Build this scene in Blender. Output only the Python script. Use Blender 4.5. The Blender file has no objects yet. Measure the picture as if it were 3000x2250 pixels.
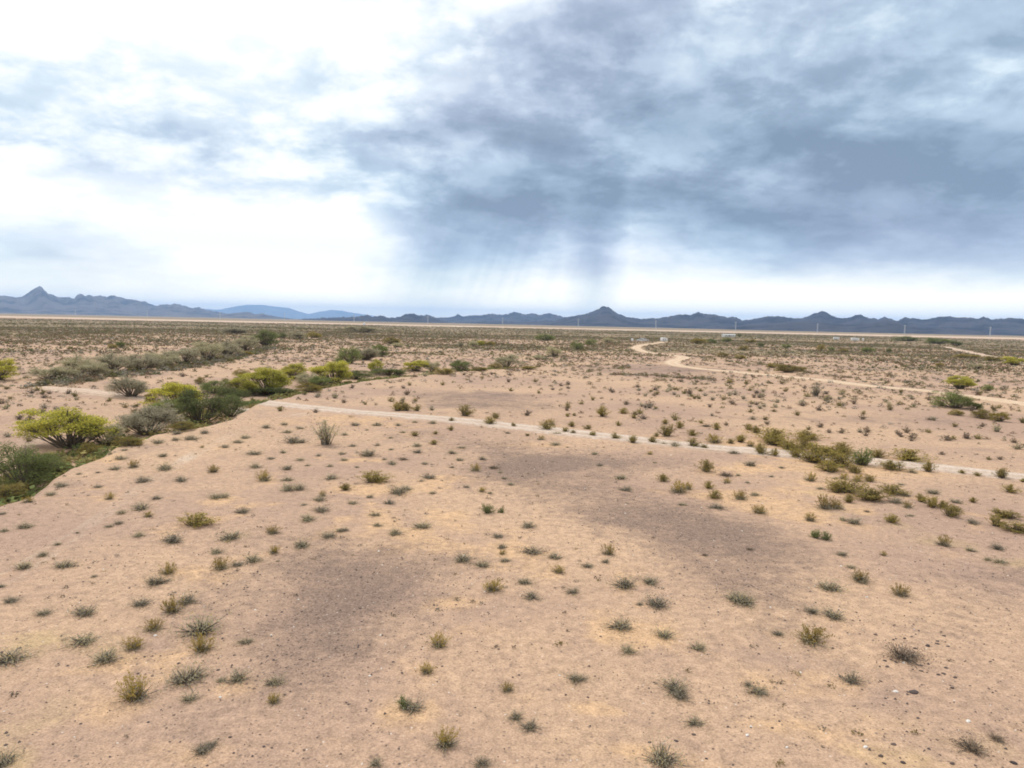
import bpy, math, random
import numpy as np
from mathutils import Matrix, Vector

SC = bpy.context.scene
COL = SC.collection
RNG = np.random.default_rng(11)
random.seed(11)

# ------------------------------------------------------------------ camera
H = 10.0                                   # drone height over the bluff
FPX = 2065.0                               # focal length in pixels of the 3000 px wide photograph
PITCH = math.atan((1125 - 947) / FPX)
ROLL = math.atan(0.0213)
_f = np.array([0, math.cos(PITCH), -math.sin(PITCH)])
_r0 = np.array([1.0, 0, 0]); _u0 = np.array([0, math.sin(PITCH), math.cos(PITCH)])
_r = _r0 * math.cos(ROLL) + _u0 * math.sin(ROLL)
_u = -_r0 * math.sin(ROLL) + _u0 * math.cos(ROLL)
cam_d = bpy.data.cameras.new('camera'); cam = bpy.data.objects.new('camera', cam_d); COL.objects.link(cam)
cam.matrix_world = Matrix(((_r[0], _u[0], -_f[0], 0), (_r[1], _u[1], -_f[1], 0), (_r[2], _u[2], -_f[2], H), (0, 0, 0, 1)))
cam_d.sensor_width = 36; cam_d.lens = 36 * FPX / 3000; cam_d.clip_start = 0.5; cam_d.clip_end = 300000
SC.camera = cam
CAM = np.array([0, 0, H])

def ray(px, py):
    d = _f + _r * ((np.asarray(px, float) - 1500) / FPX)[..., None] - _u * ((np.asarray(py, float) - 1125) / FPX)[..., None]
    return d / np.linalg.norm(d, axis=-1, keepdims=True)

def proj(P):
    q = np.asarray(P, float) - CAM
    z = q @ _f
    z = np.where(np.abs(z) < 1e-6, 1e-6, z)
    return 1500 + FPX * (q @ _r) / z, 1125 - FPX * (q @ _u) / z, z

def azel(px, py):
    d = ray(np.float64(px), np.float64(py))
    return math.atan2(d[0], d[1]), math.asin(d[2])

# ------------------------------------------------------------------ node helpers
class NT:
    def __init__(s, tree): s.t = tree
    def n(s, typ, **kw):
        nd = s.t.nodes.new(typ)
        ins = kw.pop('ins', {})
        for k, v in kw.items(): setattr(nd, k, v)
        for k, v in ins.items():
            if hasattr(v, 'is_linked') or isinstance(v, bpy.types.NodeSocket): s.t.links.new(v, nd.inputs[k])
            else: nd.inputs[k].default_value = v
        return nd
    def m(s, op, a, b=0.0, c=0.0, clamp=False):
        nd = s.n('ShaderNodeMath', operation=op, use_clamp=clamp, ins={0: a, 1: b, 2: c}); return nd.outputs[0]
    def v(s, op, a, b=(0, 0, 0), c=None):
        ins = {0: a, 1: b}
        if c is not None: ins[2 if op == 'MULTIPLY_ADD' else 3] = c
        nd = s.n('ShaderNodeVectorMath', operation=op, ins=ins); return nd.outputs[0]
    def mix(s, f, a, b, blend='MIX'):
        nd = s.t.nodes.new('ShaderNodeMix'); nd.data_type = 'RGBA'; nd.blend_type = blend; nd.clamp_factor = True
        for i, val in ((0, f), (6, a), (7, b)):
            if isinstance(val, bpy.types.NodeSocket): s.t.links.new(val, nd.inputs[i])
            else: nd.inputs[i].default_value = val if i == 0 else (tuple(val) + (1,) if len(val) == 3 else val)
        return nd.outputs[2]
    def ramp(s, f, pts, interp='LINEAR'):
        nd = s.t.nodes.new('ShaderNodeValToRGB'); nd.color_ramp.interpolation = interp
        e = nd.color_ramp.elements
        while len(e) < len(pts): e.new(0.5)
        for el, (p, c) in zip(e, pts): el.position = p; el.color = tuple(c) + (1,) if len(c) == 3 else c
        s.t.links.new(f, nd.inputs[0]); return nd.outputs[0]
    def ss(s, x, a, b):
        nd = s.n('ShaderNodeMapRange', interpolation_type='SMOOTHSTEP', ins={0: x, 1: a, 2: b, 3: 0.0, 4: 1.0}); return nd.outputs[0]
    def noise(s, vec, scale, detail=4, rough=0.55, dist=0.0, out=0):
        nd = s.n('ShaderNodeTexNoise', ins={'Vector': vec, 'Scale': scale, 'Detail': detail, 'Roughness': rough, 'Distortion': dist}); return nd.outputs[out]
    def link(s, a, b): s.t.links.new(a, b)

# ------------------------------------------------------------------ sky and sun
SUN_EL, SUN_AZ = math.radians(56), math.radians(-32)       # azimuth from +Y, positive to the right
W = bpy.data.worlds.new('World'); SC.world = W; W.use_nodes = True
wt = W.node_tree; wt.nodes.clear(); N = NT(wt)
tc = N.n('ShaderNodeTexCoord').outputs['Generated']
dirv = N.v('NORMALIZE', tc)
sx = N.n('ShaderNodeSeparateXYZ', ins={0: dirv})
X, Y, Z = sx.outputs
az = N.m('ARCTAN2', X, Y); el = N.m('ARCSINE', Z)
ae = N.n('ShaderNodeCombineXYZ', ins={0: az, 1: el, 2: 0.0}).outputs[0]
den = N.m('ADD', N.m('MAXIMUM', Z, 0.0), 0.30)
pl = N.n('ShaderNodeCombineXYZ', ins={0: N.m('DIVIDE', X, den), 1: N.m('DIVIDE', Y, den), 2: 0.0}).outputs[0]
# wind-stretched cloud field on the cloud deck and a finer one
wn = N.noise(N.v('MULTIPLY', pl, (1.0, 1.0, 1)), 2.6, 6, 0.55, 0.0, out=1)
warp = N.v('MULTIPLY', N.v('SUBTRACT', wn, (0.5, 0.5, 0.5)), (0.12, 0.065, 0))
aw = N.v('ADD', ae, warp)
cl = N.noise(N.v('MULTIPLY', pl, (0.9, 0.95, 1)), 4.6, 11, 0.60, 0.1)
cs = N.noise(N.v('MULTIPLY', ae, (6.0, 12.0, 1)), 1.0, 10, 0.58, 0.1)

def blobs(vec, lst, start=None):
    acc = start
    for (px, py, rx, ry, rot, w) in lst:
        a, e = azel(px, py)
        mp = N.n('ShaderNodeMapping', vector_type='TEXTURE', ins={0: vec, 1: (a, e, 0), 2: (0, 0, math.radians(rot)), 3: (rx / FPX, ry / FPX, 1)}).outputs[0]
        g = N.n('ShaderNodeTexGradient', gradient_type='SPHERICAL', ins={0: mp}).outputs[1]
        acc = N.m('MULTIPLY_ADD', g, w, acc if acc is not None else 0.0)
    return acc
SKY_DARK = [
    # storm deck, right half
    (2350, 430, 1500, 640, -6, 0.72), (2950, 470, 620, 200, -4, 0.26), (2050, 250, 620, 220, -14, 0.16),
    (1640, 140, 460, 150, -12, 0.22), (1900, 60, 700, 90, -6, 0.18), (2720, 130, 460, 110, 12, 0.40),
    (1340, 375, 420, 85, -4, 0.46), (1150, 395, 340, 50, 4, 0.26), (2350, 630, 1000, 130, -4, 0.26), (2750, 480, 700, 90, -4, 0.22),
    (1750, 300, 320, 90, -10, 0.18), (2050, 640, 760, 130, -8, 0.20), (1560, 560, 560, 280, 30, 0.20),
    (1900, 420, 800, 300, -4, 0.20), (2100, 90, 900, 120, -4, 0.12),
    # rain curtain
    (1480, 590, 420, 130, 0, 0.18),
    # left side wisps
    (100, 760, 800, 110, 0, 0.42), (80, 380, 620, 110, -5, 0.30), (560, 285, 300, 70, -8, 0.20), (100, 210, 420, 60, -10, 0.16), (420, 130, 360, 50, -6, 0.10), (620, 400, 500, 60, -4, 0.12), (900, 480, 420, 60, -6, 0.10),
    (800, 560, 420, 110, 25, 0.18), (500, 420, 420, 60, 4, 0.10), (1150, 230, 200, 60, 0, 0.08), (400, 870, 1300, 100, 0, 0.20), (700, 350, 1300, 420, 0, 0.10),
    # grey deck going on beyond the frame to the right
    (3900, 500, 1500, 700, 0, 0.5),
]
SKY_LIGHT = [
    (2830, 190, 430, 130, -16, 0.34), (2400, 330, 330, 70, -5, 0.16), (2050, 480, 360, 60, -5, 0.12), (2340, 520, 260, 50, 3, 0.14),
    (1640, 300, 130, 50, 10, 0.12), (2250, 160, 500, 60, -6, 0.10), (2000, 220, 200, 70, 0, 0.10),
    (2750, 880, 1200, 190, -4, 0.36), (800, 700, 520, 150, 5, 0.30),
    (1950, 90, 300, 60, -10, 0.10), (1300, 260, 300, 70, 10, 0.22), (600, 40, 900, 120, 0, 0.10),
]
D = blobs(aw, SKY_DARK)
L = blobs(aw, SKY_LIGHT)
RAIN = blobs(ae, [(1748, 770, 95, 460, 0, 0.44), (1285, 740, 290, 400, -30, 0.44), (1500, 620, 380, 190, 0, 0.34), (1620, 780, 160, 300, 0, 0.14)])
D0 = N.m('ADD', N.m('SUBTRACT', D, L), RAIN)
# vertical streaks of the rain shafts
stv = N.v('MULTIPLY', ae, (60.0, 1.6, 1)); stv = N.v('ADD', stv, N.v('MULTIPLY', N.n('ShaderNodeCombineXYZ', ins={0: el, 1: 0.0, 2: 0.0}).outputs[0], (-22.0, 0, 0)))
stn = N.noise(stv, 1.0, 3, 0.5)
stm = blobs(ae, [(1500, 760, 520, 300, 0, 1.0), (1250, 760, 300, 260, 0, 0.5)])
D1 = N.m('MULTIPLY_ADD', N.m('MULTIPLY', N.m('SUBTRACT', stn, 0.5), stm), 0.27, D0)
bil = N.noise(N.v('ADD', N.v('MULTIPLY', ae, (8.0, 13.5, 1)), N.v('MULTIPLY', warp, (14.0, 14.0, 0))), 1.0, 9, 0.56, 0.0)
bil = N.m('ABSOLUTE', N.m('MULTIPLY_ADD', bil, 2.0, -1.0))            # creased, puffy cloud bellies
clx = N.m('MULTIPLY_ADD', N.m('SUBTRACT', N.ss(cl, 0.38, 0.62), 0.5), 0.30, N.m('MULTIPLY', N.m('SUBTRACT', bil, 0.22), -0.24))
tex = N.m('ADD', N.m('MULTIPLY_ADD', N.m('SUBTRACT', cl, 0.5), 0.75, clx), N.m('MULTIPLY', N.m('SUBTRACT', cs, 0.5), 0.85))
texm = N.m('MULTIPLY_ADD', N.ss(el, math.radians(1.5), math.radians(12)), 0.62, 0.08)
amp = N.m('MULTIPLY', texm, N.m('MULTIPLY_ADD', N.ss(D0, -0.1, 0.45), 0.50, 0.62))
D2 = N.m('ADD', N.m('MULTIPLY_ADD', tex, amp, N.m('MULTIPLY', D1, 0.80)), -0.015)
D2 = N.m('SUBTRACT', D2, N.m('MULTIPLY', N.ss(el, math.radians(5.5), math.radians(0.5)), 0.16))
skyc = N.ramp(D2, [(0.0, (1.08, 1.10, 1.12)), (0.12, (0.90, 0.94, 0.98)), (0.26, (0.70, 0.78, 0.87)), (0.44, (0.49, 0.578, 0.71)), (0.68, (0.325, 0.402, 0.53)), (1.02, (0.205, 0.265, 0.365))])
# teal / violet drift of the cloud greys
hue = N.noise(pl, 1.1, 2, 0.5)
tint = N.mix(N.ss(hue, 0.35, 0.65), (0.96, 1.02, 1.0), (1.03, 0.995, 0.99))
skyc = N.mix(N.ss(D2, 0.05, 0.4), skyc, N.mix(1.0, skyc, tint, 'MULTIPLY'))
# warm bright band under the cloud deck
skyc = N.mix(N.ss(el, math.radians(6.0), 0.0), skyc, N.mix(1.0, skyc, (1.84, 1.60, 1.14), 'MULTIPLY'))
# below the horizon (never seen: the ground covers it)
skyc = N.mix(N.ss(Z, -0.02, -0.2), skyc, (0.35, 0.28, 0.22))
nish = N.n('ShaderNodeTexSky', sky_type='NISHITA', sun_disc=False, sun_elevation=SUN_EL, sun_rotation=SUN_AZ)
bg1 = N.n('ShaderNodeBackground', ins={0: nish.outputs[0], 1: 0.10}).outputs[0]
bg2 = N.n('ShaderNodeBackground', ins={0: skyc, 1: 1.0}).outputs[0]
ms = N.n('ShaderNodeMixShader', ins={0: 0.96, 1: bg1, 2: bg2}).outputs[0]
N.link(ms, N.n('ShaderNodeOutputWorld').inputs[0])
W.cycles.sampling_method = 'MANUAL'; W.cycles.sample_map_resolution = 512

sun_d = bpy.data.lights.new('sun', 'SUN'); sun_d.energy = 2.2; sun_d.angle = math.radians(7); sun_d.color = (1, 0.95, 0.87)
sun = bpy.data.objects.new('sun', sun_d); COL.objects.link(sun)
_sd = Vector((math.sin(SUN_AZ) * math.cos(SUN_EL), math.cos(SUN_AZ) * math.cos(SUN_EL), math.sin(SUN_EL)))
sun.rotation_euler = _sd.to_track_quat('Z', 'Y').to_euler(); sun.location = (0, 0, 500)
vs = SC.view_settings; vs.view_transform = 'Standard'; vs.look = 'None'; vs.exposure = 0.2; vs.gamma = 1.0; vs.use_curve_mapping = False
SC.cycles.max_bounces = 5; SC.cycles.diffuse_bounces = 2; SC.cycles.volume_bounces = 2; SC.cycles.transparent_max_bounces = 8
SC.cycles.use_denoising = True; SC.cycles.pixel_filter_type = 'BLACKMAN_HARRIS'; SC.cycles.filter_width = 1.8

# ------------------------------------------------------------------ object helpers
def tag(o, label=None, cat=None, group=None, kind=None):
    if label: o['label'] = label
    if cat: o['category'] = cat
    if group: o['group'] = group
    if kind: o['kind'] = kind
    return o
def mesh_np(name, V, F, mats=(), smooth=False, attrs=None, midx=None):
    """mesh from numpy verts and an (n,k) face array (or a list of such arrays)"""
    V = np.asarray(V, np.float32)
    Fs = F if isinstance(F, list) else [F]
    Fs = [np.asarray(f, np.int32) for f in Fs if len(f)]
    me = bpy.data.meshes.new(name)
    tot = np.concatenate([np.full(len(f), f.shape[1], np.int32) for f in Fs]); idx = np.concatenate([f.ravel() for f in Fs])
    me.vertices.add(len(V)); me.vertices.foreach_set('co', V.ravel())
    me.loops.add(len(idx)); me.loops.foreach_set('vertex_index', idx)
    me.polygons.add(len(tot)); st = np.zeros(len(tot), np.int32); st[1:] = np.cumsum(tot)[:-1]
    me.polygons.foreach_set('loop_start', st)
    try: me.polygons.foreach_set('loop_total', tot)
    except Exception: pass
    if smooth: me.polygons.foreach_set('use_smooth', np.ones(len(tot), bool))
    for m in mats: me.materials.append(m)
    if midx is not None: me.polygons.foreach_set('material_index', np.asarray(midx, np.int32))
    me.update(calc_edges=True)
    for k, a in (attrs or {}).items():
        a = np.asarray(a, np.float32)
        if a.ndim == 1: me.attributes.new(k, 'FLOAT', 'POINT').data.foreach_set('value', a)
        else: me.attributes.new(k, 'FLOAT_COLOR', 'POINT').data.foreach_set('color', np.c_[a, np.ones(len(a), np.float32)].astype(np.float32).ravel())
    return me
def link(name, me, parent=None, loc=(0, 0, 0)):
    o = bpy.data.objects.new(name, me); COL.objects.link(o); o.location = loc
    if parent: o.parent = parent
    return o
def empty(name, loc=(0, 0, 0), rz=0.0):
    o = bpy.data.objects.new(name, None); COL.objects.link(o); o.location = loc; o.rotation_euler.z = rz; o.empty_display_size = 0.3; return o

def vnoise(x, y, seed=0):
    """smooth value noise 0..1, vectorised"""
    x = np.asarray(x, float); y = np.asarray(y, float)
    xi = np.floor(x); yi = np.floor(y); fx = x - xi; fy = y - yi
    fx = fx * fx * (3 - 2 * fx); fy = fy * fy * (3 - 2 * fy)
    def h(a, b):
        v = np.sin(a * 127.1 + b * 311.7 + seed * 74.7) * 43758.5453
        return v - np.floor(v)
    return (h(xi, yi) * (1 - fx) + h(xi + 1, yi) * fx) * (1 - fy) + (h(xi, yi + 1) * (1 - fx) + h(xi + 1, yi + 1) * fx) * fy
def fbm(x, y, oc=4, seed=0):
    a, s, t = 0.5, 0.0, 0.0
    for i in range(oc):
        s = s + a * vnoise(x, y, seed + i); t += a; x = x * 2.03 + 7.1; y = y * 2.03 + 3.3; a *= 0.5
    return s / t

# ------------------------------------------------------------------ terrain height
def plane_hit(px, py, z=0.0):
    d = ray(px, py); t = (z - H) / np.minimum(d[..., 2], -1e-5)
    return CAM + d * t[..., None]
EDGE_PX = np.array([(-500, 1690), (-250, 1570), (0, 1474), (68, 1450), (136, 1418), (190, 1382), (253, 1354), (325, 1323), (389, 1292), (470, 1270), (565, 1251),
                    (640, 1236), (700, 1222), (735, 1190), (790, 1172), (854, 1160), (930, 1140), (1000, 1126), (1090, 1113), (1203, 1100), (1316, 1090), (1430, 1083), (1533, 1077)], float)
EDGE = plane_hit(EDGE_PX[:, 0], EDGE_PX[:, 1])[:, :2]
def poly_dist(x, y, P):
    """unsigned distance, side (+ = left of travel), arc parameter 0..1 along polyline P"""
    x = np.asarray(x, float); y = np.asarray(y, float)
    best = np.full(x.shape, 1e18); side = np.zeros(x.shape); par = np.zeros(x.shape)
    seg = np.linalg.norm(np.diff(P, axis=0), axis=1); cum = np.r_[0, np.cumsum(seg)]
    for i in range(len(P) - 1):
        ax, ay = P[i]; bx, by = P[i + 1]; dx, dy = bx - ax, by - ay
        t = np.clip(((x - ax) * dx + (y - ay) * dy) / (dx * dx + dy * dy), 0, 1)
        d = (x - ax - t * dx) ** 2 + (y - ay - t * dy) ** 2
        m = d < best
        best = np.where(m, d, best); side = np.where(m, dx * (y - ay) - dy * (x - ax), side); par = np.where(m, (cum[i] + t * seg[i]) / cum[-1], par)
    return np.sqrt(best), np.sign(side), par
def sstep(x, a, b):
    t = np.clip((x - a) / (b - a), 0, 1); return t * t * (3 - 2 * t)
def height(x, y):
    x = np.asarray(x, float); y = np.asarray(y, float)
    d, sd, par = poly_dist(x, y, EDGE); s = d * sd
    r = np.hypot(x, y)
    s = s + 2.6 * (fbm(x * .22, y * .22, 4, 5) - .5)
    k = 1.0 - 0.55 * sstep(par, 0.45, 0.95)
    fade = (1 - sstep(par, 0.97, 1.0) * sstep(d, 5, 40)) * (1 - sstep(par, 0.03, 0.0) * sstep(d, 5, 30))
    dep = -1.55 * sstep(s, -0.4, 2.2) + 0.85 * sstep(s, 9, 26) + 0.7 * sstep(s, 40, 160)
    z = dep * k * fade
    z = z + (0.34 * (fbm(x * .045, y * .045, 3, 3) - .5) + 0.10 * (vnoise(x * .3, y * .3, 9) - .5)) * (1 - sstep(r, 150, 900))
    return z
def hit(px, py):
    px = np.atleast_1d(np.asarray(px, float)); py = np.atleast_1d(np.asarray(py, float))
    d = ray(px, py); ts = np.geomspace(12, 12000, 420)
    lo = np.full(px.shape, 12.0); done = np.zeros(px.shape, bool); hi = np.full(px.shape, 12000.0)
    prev = ts[0]
    for t in ts[1:]:
        P = CAM + d * t; below = P[:, 2] < height(P[:, 0], P[:, 1])
        new = below & ~done; hi[new] = t; lo[new] = prev; done |= below; prev = t
        if done.all(): break
    for _ in range(18):
        m = (lo + hi) / 2; P = CAM + d * m[:, None]; b = P[:, 2] < height(P[:, 0], P[:, 1])
        hi = np.where(b, m, hi); lo = np.where(b, lo, m)
    P = CAM + d * hi[:, None]
    P[:, 2] = height(P[:, 0], P[:, 1])
    return P
def pline(px): 
    a = np.array(px, float); return plane_hit(a[:, 0], a[:, 1])[:, :2]
def resample(P, step):
    seg = np.linalg.norm(np.diff(P, axis=0), axis=1); cum = np.r_[0, np.cumsum(seg)]
    # Catmull-Rom style smoothing by dense linear sampling then moving average
    n = max(8, int(cum[-1] / step)); u = np.linspace(0, cum[-1], n)
    Q = np.c_[np.interp(u, cum, P[:, 0]), np.interp(u, cum, P[:, 1])]
    for _ in range(6):
        Q[1:-1] = 0.25 * Q[:-2] + 0.5 * Q[1:-1] + 0.25 * Q[2:]
    return Q
# ------------------------------------------------------------------ materials
def mat(name):
    m = bpy.data.materials.new(name); m.use_nodes = True; m.node_tree.nodes.clear(); return m, NT(m.node_tree)
def finish(n, col, rough=0.9, spec=0.15, bump=None, strength=0.3, dist=0.02, metal=0.0):
    p = n.n('ShaderNodeBsdfPrincipled')
    if isinstance(col, bpy.types.NodeSocket): n.link(col, p.inputs['Base Color'])
    else: p.inputs['Base Color'].default_value = tuple(col) + (1,)
    p.inputs['Roughness'].default_value = rough; p.inputs['Specular IOR Level'].default_value = spec; p.inputs['Metallic'].default_value = metal
    if bump is not None:
        b = n.n('ShaderNodeBump', ins={'Strength': strength, 'Distance': dist, 'Height': bump}); n.link(b.outputs[0], p.inputs['Normal'])
    n.link(p.outputs[0], n.n('ShaderNodeOutputMaterial').inputs[0])
def attr(n, name, out=2): return n.n('ShaderNodeAttribute', attribute_name=name).outputs[out]
def grain(n, pos, c):
    """stony speckle shared by every soil: multiplies colour c"""
    s1 = n.noise(pos, 3.2, 5, 0.65); s2 = n.noise(pos, 17.0, 4, 0.72)
    g = n.m('ADD', n.m('MULTIPLY', n.m('SUBTRACT', s1, 0.5), 1.0), n.m('MULTIPLY', n.m('SUBTRACT', s2, 0.5), 1.8))
    v = n.n('ShaderNodeTexVoronoi', feature='F1', ins={'Vector': pos, 'Scale': 6.5, 'Randomness': 1.0})
    vr = n.n('ShaderNodeSeparateColor', ins={0: v.outputs['Color']}).outputs
    stone = n.m('MULTIPLY', n.ss(v.outputs['Distance'], 0.30, 0.18), n.m('GREATER_THAN', vr[0], 0.72))
    whit = n.m('MULTIPLY', n.ss(v.outputs['Distance'], 0.22, 0.12), n.m('LESS_THAN', vr[0], 0.05))
    k = n.m('ADD', g, 1.0)
    kc = n.n('ShaderNodeCombineXYZ', ins={0: k, 1: k, 2: k}).outputs[0]
    c = n.mix(1.0, c, kc, 'MULTIPLY')
    c = n.mix(n.m('MULTIPLY', stone, 0.55), c, (0.12, 0.09, 0.08))
    c = n.mix(n.m('MULTIPLY', whit, 0.65), c, (0.66, 0.60, 0.54))
    return c, n.m('ADD', s1, n.m('MULTIPLY', s2, 0.6))

M_GROUND, n = mat('desert_soil')
geo = n.n('ShaderNodeNewGeometry'); pos = geo.outputs['Position']
w1 = n.noise(pos, 0.045, 6, 0.6); w2 = n.noise(pos, 0.16, 6, 0.65, 0.4); w3 = n.noise(pos, 0.55, 5, 0.6, 0.3)
c = n.mix(n.ss(w1, 0.36, 0.62), (0.355, 0.239, 0.174), (0.462, 0.312, 0.203))
c = n.mix(n.m('MULTIPLY', n.ss(w2, 0.52, 0.72), 0.6), c, (0.265, 0.183, 0.148))
w3r = n.m('MULTIPLY_ADD', n.m('SUBTRACT', w3, 0.5), 1.5, n.m('MULTIPLY_ADD', n.m('SUBTRACT', w2, 0.5), 1.5, n.m('ADD', attr(n, 'orange'), 0.10)))
org = n.ss(w3r, 0.30, 0.85)
c = n.mix(n.m('MULTIPLY', org, 0.8), c, (0.54, 0.350, 0.200))
yel = n.ss(n.m('MULTIPLY_ADD', n.m('SUBTRACT', w3, 0.5), 1.3, attr(n, 'straw')), 0.3, 0.9)
c = n.mix(n.m('MULTIPLY', yel, 0.6), c, (0.43, 0.315, 0.16))
w4 = n.noise(pos, 1.7, 5, 0.7, 0.2)
dk = n.ss(n.m('ADD', n.m('MULTIPLY_ADD', n.m('SUBTRACT', w3, 0.5), 1.6, attr(n, 'gravel')), n.m('ADD', n.m('MULTIPLY', n.m('SUBTRACT', w2, 0.5), 2.0), n.m('MULTIPLY', n.m('SUBTRACT', w4, 0.5), 1.5))), 0.18, 1.65)
c = n.mix(n.m('MULTIPLY', n.ss(w4, 0.42, 0.72), 0.45), c, (0.265, 0.180, 0.135))
c = n.mix(n.m('MULTIPLY', dk, 0.85), c, (0.20, 0.140, 0.108))
pale = n.ss(n.m('MULTIPLY_ADD', n.m('SUBTRACT', w3, 0.5), 0.6, attr(n, 'pale')), 0.25, 0.8)
c = n.mix(n.m('MULTIPLY', pale, 0.7), c, (0.50, 0.395, 0.305))
duff = n.ss(n.m('MULTIPLY_ADD', n.m('SUBTRACT', w3, 0.5), 0.9, attr(n, 'litter')), 0.25, 0.9)
c = n.mix(n.m('MULTIPLY', duff, 0.8), c, (0.165, 0.136, 0.072))
field = attr(n, 'sandfield')
c = n.mix(field, c, (0.62, 0.50, 0.38))
c, hgt = grain(n, pos, c)
gr2 = n.noise(pos, 9.0, 5, 0.75)                                            # coarse stones lie thickest on the gravel patches
c = n.mix(n.m('MULTIPLY', dk, n.ss(gr2, 0.52, 0.62)), c, (0.125, 0.088, 0.068))
c = n.mix(n.m('MULTIPLY', dk, n.ss(gr2, 0.42, 0.34)), c, (0.34, 0.25, 0.20))
finish(n, c, 0.95, 0.1, n.m('ADD', hgt, gr2), 0.5, 0.05)

def soil(name, a, b, rim):
    m, n = mat(name)
    pos = n.n('ShaderNodeNewGeometry').outputs['Position']
    w = n.noise(pos, 0.5, 5, 0.6); wf = n.noise(pos, 1.4, 5, 0.65)
    c = n.mix(n.ss(w, 0.35, 0.65), a, b)
    ac = n.m('ABSOLUTE', attr(n, 'across'))                                  # 0 at the crown, 0.5 at the edge
    rut = n.ss(n.m('ABSOLUTE', n.m('SUBTRACT', ac, 0.23)), 0.10, 0.03)
    c = n.mix(n.m('MULTIPLY', n.m('SUBTRACT', 1.0, rut), n.m('MULTIPLY', n.ss(wf, 0.38, 0.62), 0.5)), c, rim)
    c = n.mix(n.m('MULTIPLY', rut, 0.25), c, (0.60, 0.51, 0.42))
    c = n.mix(n.ss(n.m('MULTIPLY_ADD', n.m('SUBTRACT', wf, 0.5), 0.7, ac), 0.32, 0.56), c, rim)
    c, hgt = grain(n, pos, c)
    finish(n, c, 0.95, 0.1, hgt, 0.3, 0.03)
    return m
M_ROAD = soil('pale_gravel_road', (0.44, 0.35, 0.28), (0.49, 0.395, 0.32), (0.39, 0.27, 0.195))
M_DIRT = soil('orange_dirt_road', (0.51, 0.365, 0.24), (0.56, 0.42, 0.29), (0.46, 0.33, 0.22))
M_TRAIL = soil('pale_trail', (0.45, 0.335, 0.25), (0.49, 0.37, 0.28), (0.39, 0.27, 0.19))

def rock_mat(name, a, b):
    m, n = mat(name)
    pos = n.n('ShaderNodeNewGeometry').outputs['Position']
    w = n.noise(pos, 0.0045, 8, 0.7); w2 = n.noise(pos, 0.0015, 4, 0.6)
    c = n.mix(n.ss(n.m('MULTIPLY_ADD', w2, 0.4, n.m('MULTIPLY', w, 0.9)), 0.54, 0.70), a, b)  # dark noise tone paints in gully shade the soft light barely gives
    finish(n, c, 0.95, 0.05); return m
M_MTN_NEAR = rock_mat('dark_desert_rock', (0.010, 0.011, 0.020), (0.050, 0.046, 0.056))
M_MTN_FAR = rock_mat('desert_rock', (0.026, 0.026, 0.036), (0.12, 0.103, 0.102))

# ------------------------------------------------------------------ roads (centre lines)
ROAD_PX = [(700, 1166), (760, 1178), (800, 1184), (900, 1191), (1000, 1204), (1226, 1220), (1452, 1241), (1678, 1266), (1904, 1290), (2000, 1305), (2181, 1319), (2350, 1333),
           (2570, 1355), (2700, 1367), (2818, 1378), (2908, 1388), (3000, 1399), (3400, 1452), (4200, 1570)]
TRAIL_PX = [(700, 1166), (620, 1152), (540, 1150), (470, 1150), (400, 1147), (335, 1142), (250, 1131), (180, 1124), (110, 1120)]
TRACK_PX = [(335, 1143), (270, 1158), (220, 1172), (180, 1192), (140, 1222), (60, 1280), (-100, 1400)]
DIRT_PX = [(4200, 1340), (3400, 1231), (3000, 1184), (2900, 1171), (2780, 1155), (2650, 1140), (2500, 1125), (2400, 1113), (2280, 1102), (2180, 1094), (2100, 1086), (2050, 1081),
           (2000, 1074), (1972, 1067), (1968, 1061), (1984, 1055), (2004, 1050), (2003, 1046), (1970, 1041), (1920, 1037), (1885, 1030), (1866, 1023), (1862, 1018), (1874, 1013), (1905, 1008), (1935, 1004), (1948, 1001)]
FAR_PX = [(2768, 1016), (2830, 1030), (2900, 1045), (2990, 1064), (3100, 1088)]
ROADS = {}
def road(name, px, width, m, lift, label, taper=None, z_off=0.0):
    P = resample(pline(px), 1.2 if width < 5 else 3.0)
    ROADS[name + label] = (P, width)
    T = np.gradient(P, axis=0); T /= np.linalg.norm(T, axis=1, keepdims=True); Nn = np.c_[-T[:, 1], T[:, 0]]
    k = 11; offs = np.linspace(-.5, .5, k); n_ = len(P)
    wj = width * (1 + 0.22 * (fbm(np.arange(n_) * .35, np.zeros(n_), 3, 21) - .5) * 2)
    ej = np.zeros((n_, k)); ej[:, 0] = (vnoise(np.arange(n_) * .9, 0 * np.arange(n_), 31) - .5) * .7; ej[:, -1] = (vnoise(np.arange(n_) * .9, 0 * np.arange(n_), 37) - .5) * .7
    XY = P[:, None, :] + Nn[:, None, :] * (offs[None, :, None] * wj[:, None, None] + ej[:, :, None])
    Zc = height(XY[..., 0], XY[..., 1])
    cross = np.array([-.05, .01, .03, .0, .01, .035, .01, .0, .03, .01, -.05])
    Zc = Zc + lift + cross[None, :]
    V = np.concatenate([XY, Zc[..., None]], 2).reshape(-1, 3)
    i = np.arange(n_ - 1)[:, None] * k + np.arange(k - 1)[None, :]; i = i.ravel()
    F = np.c_[i, i + 1, i + k + 1, i + k]
    if len(F):
        a, b, c_ = V[F[0, 0]], V[F[0, 1]], V[F[0, 2]]
        if np.cross(b - a, c_ - a)[2] < 0: F = F[:, ::-1]
    o = link(name, mesh_np(name, V, F, [m], True, {'across': np.tile(offs, n_)})); tag(o, label, None, None, 'structure'); return o

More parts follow.
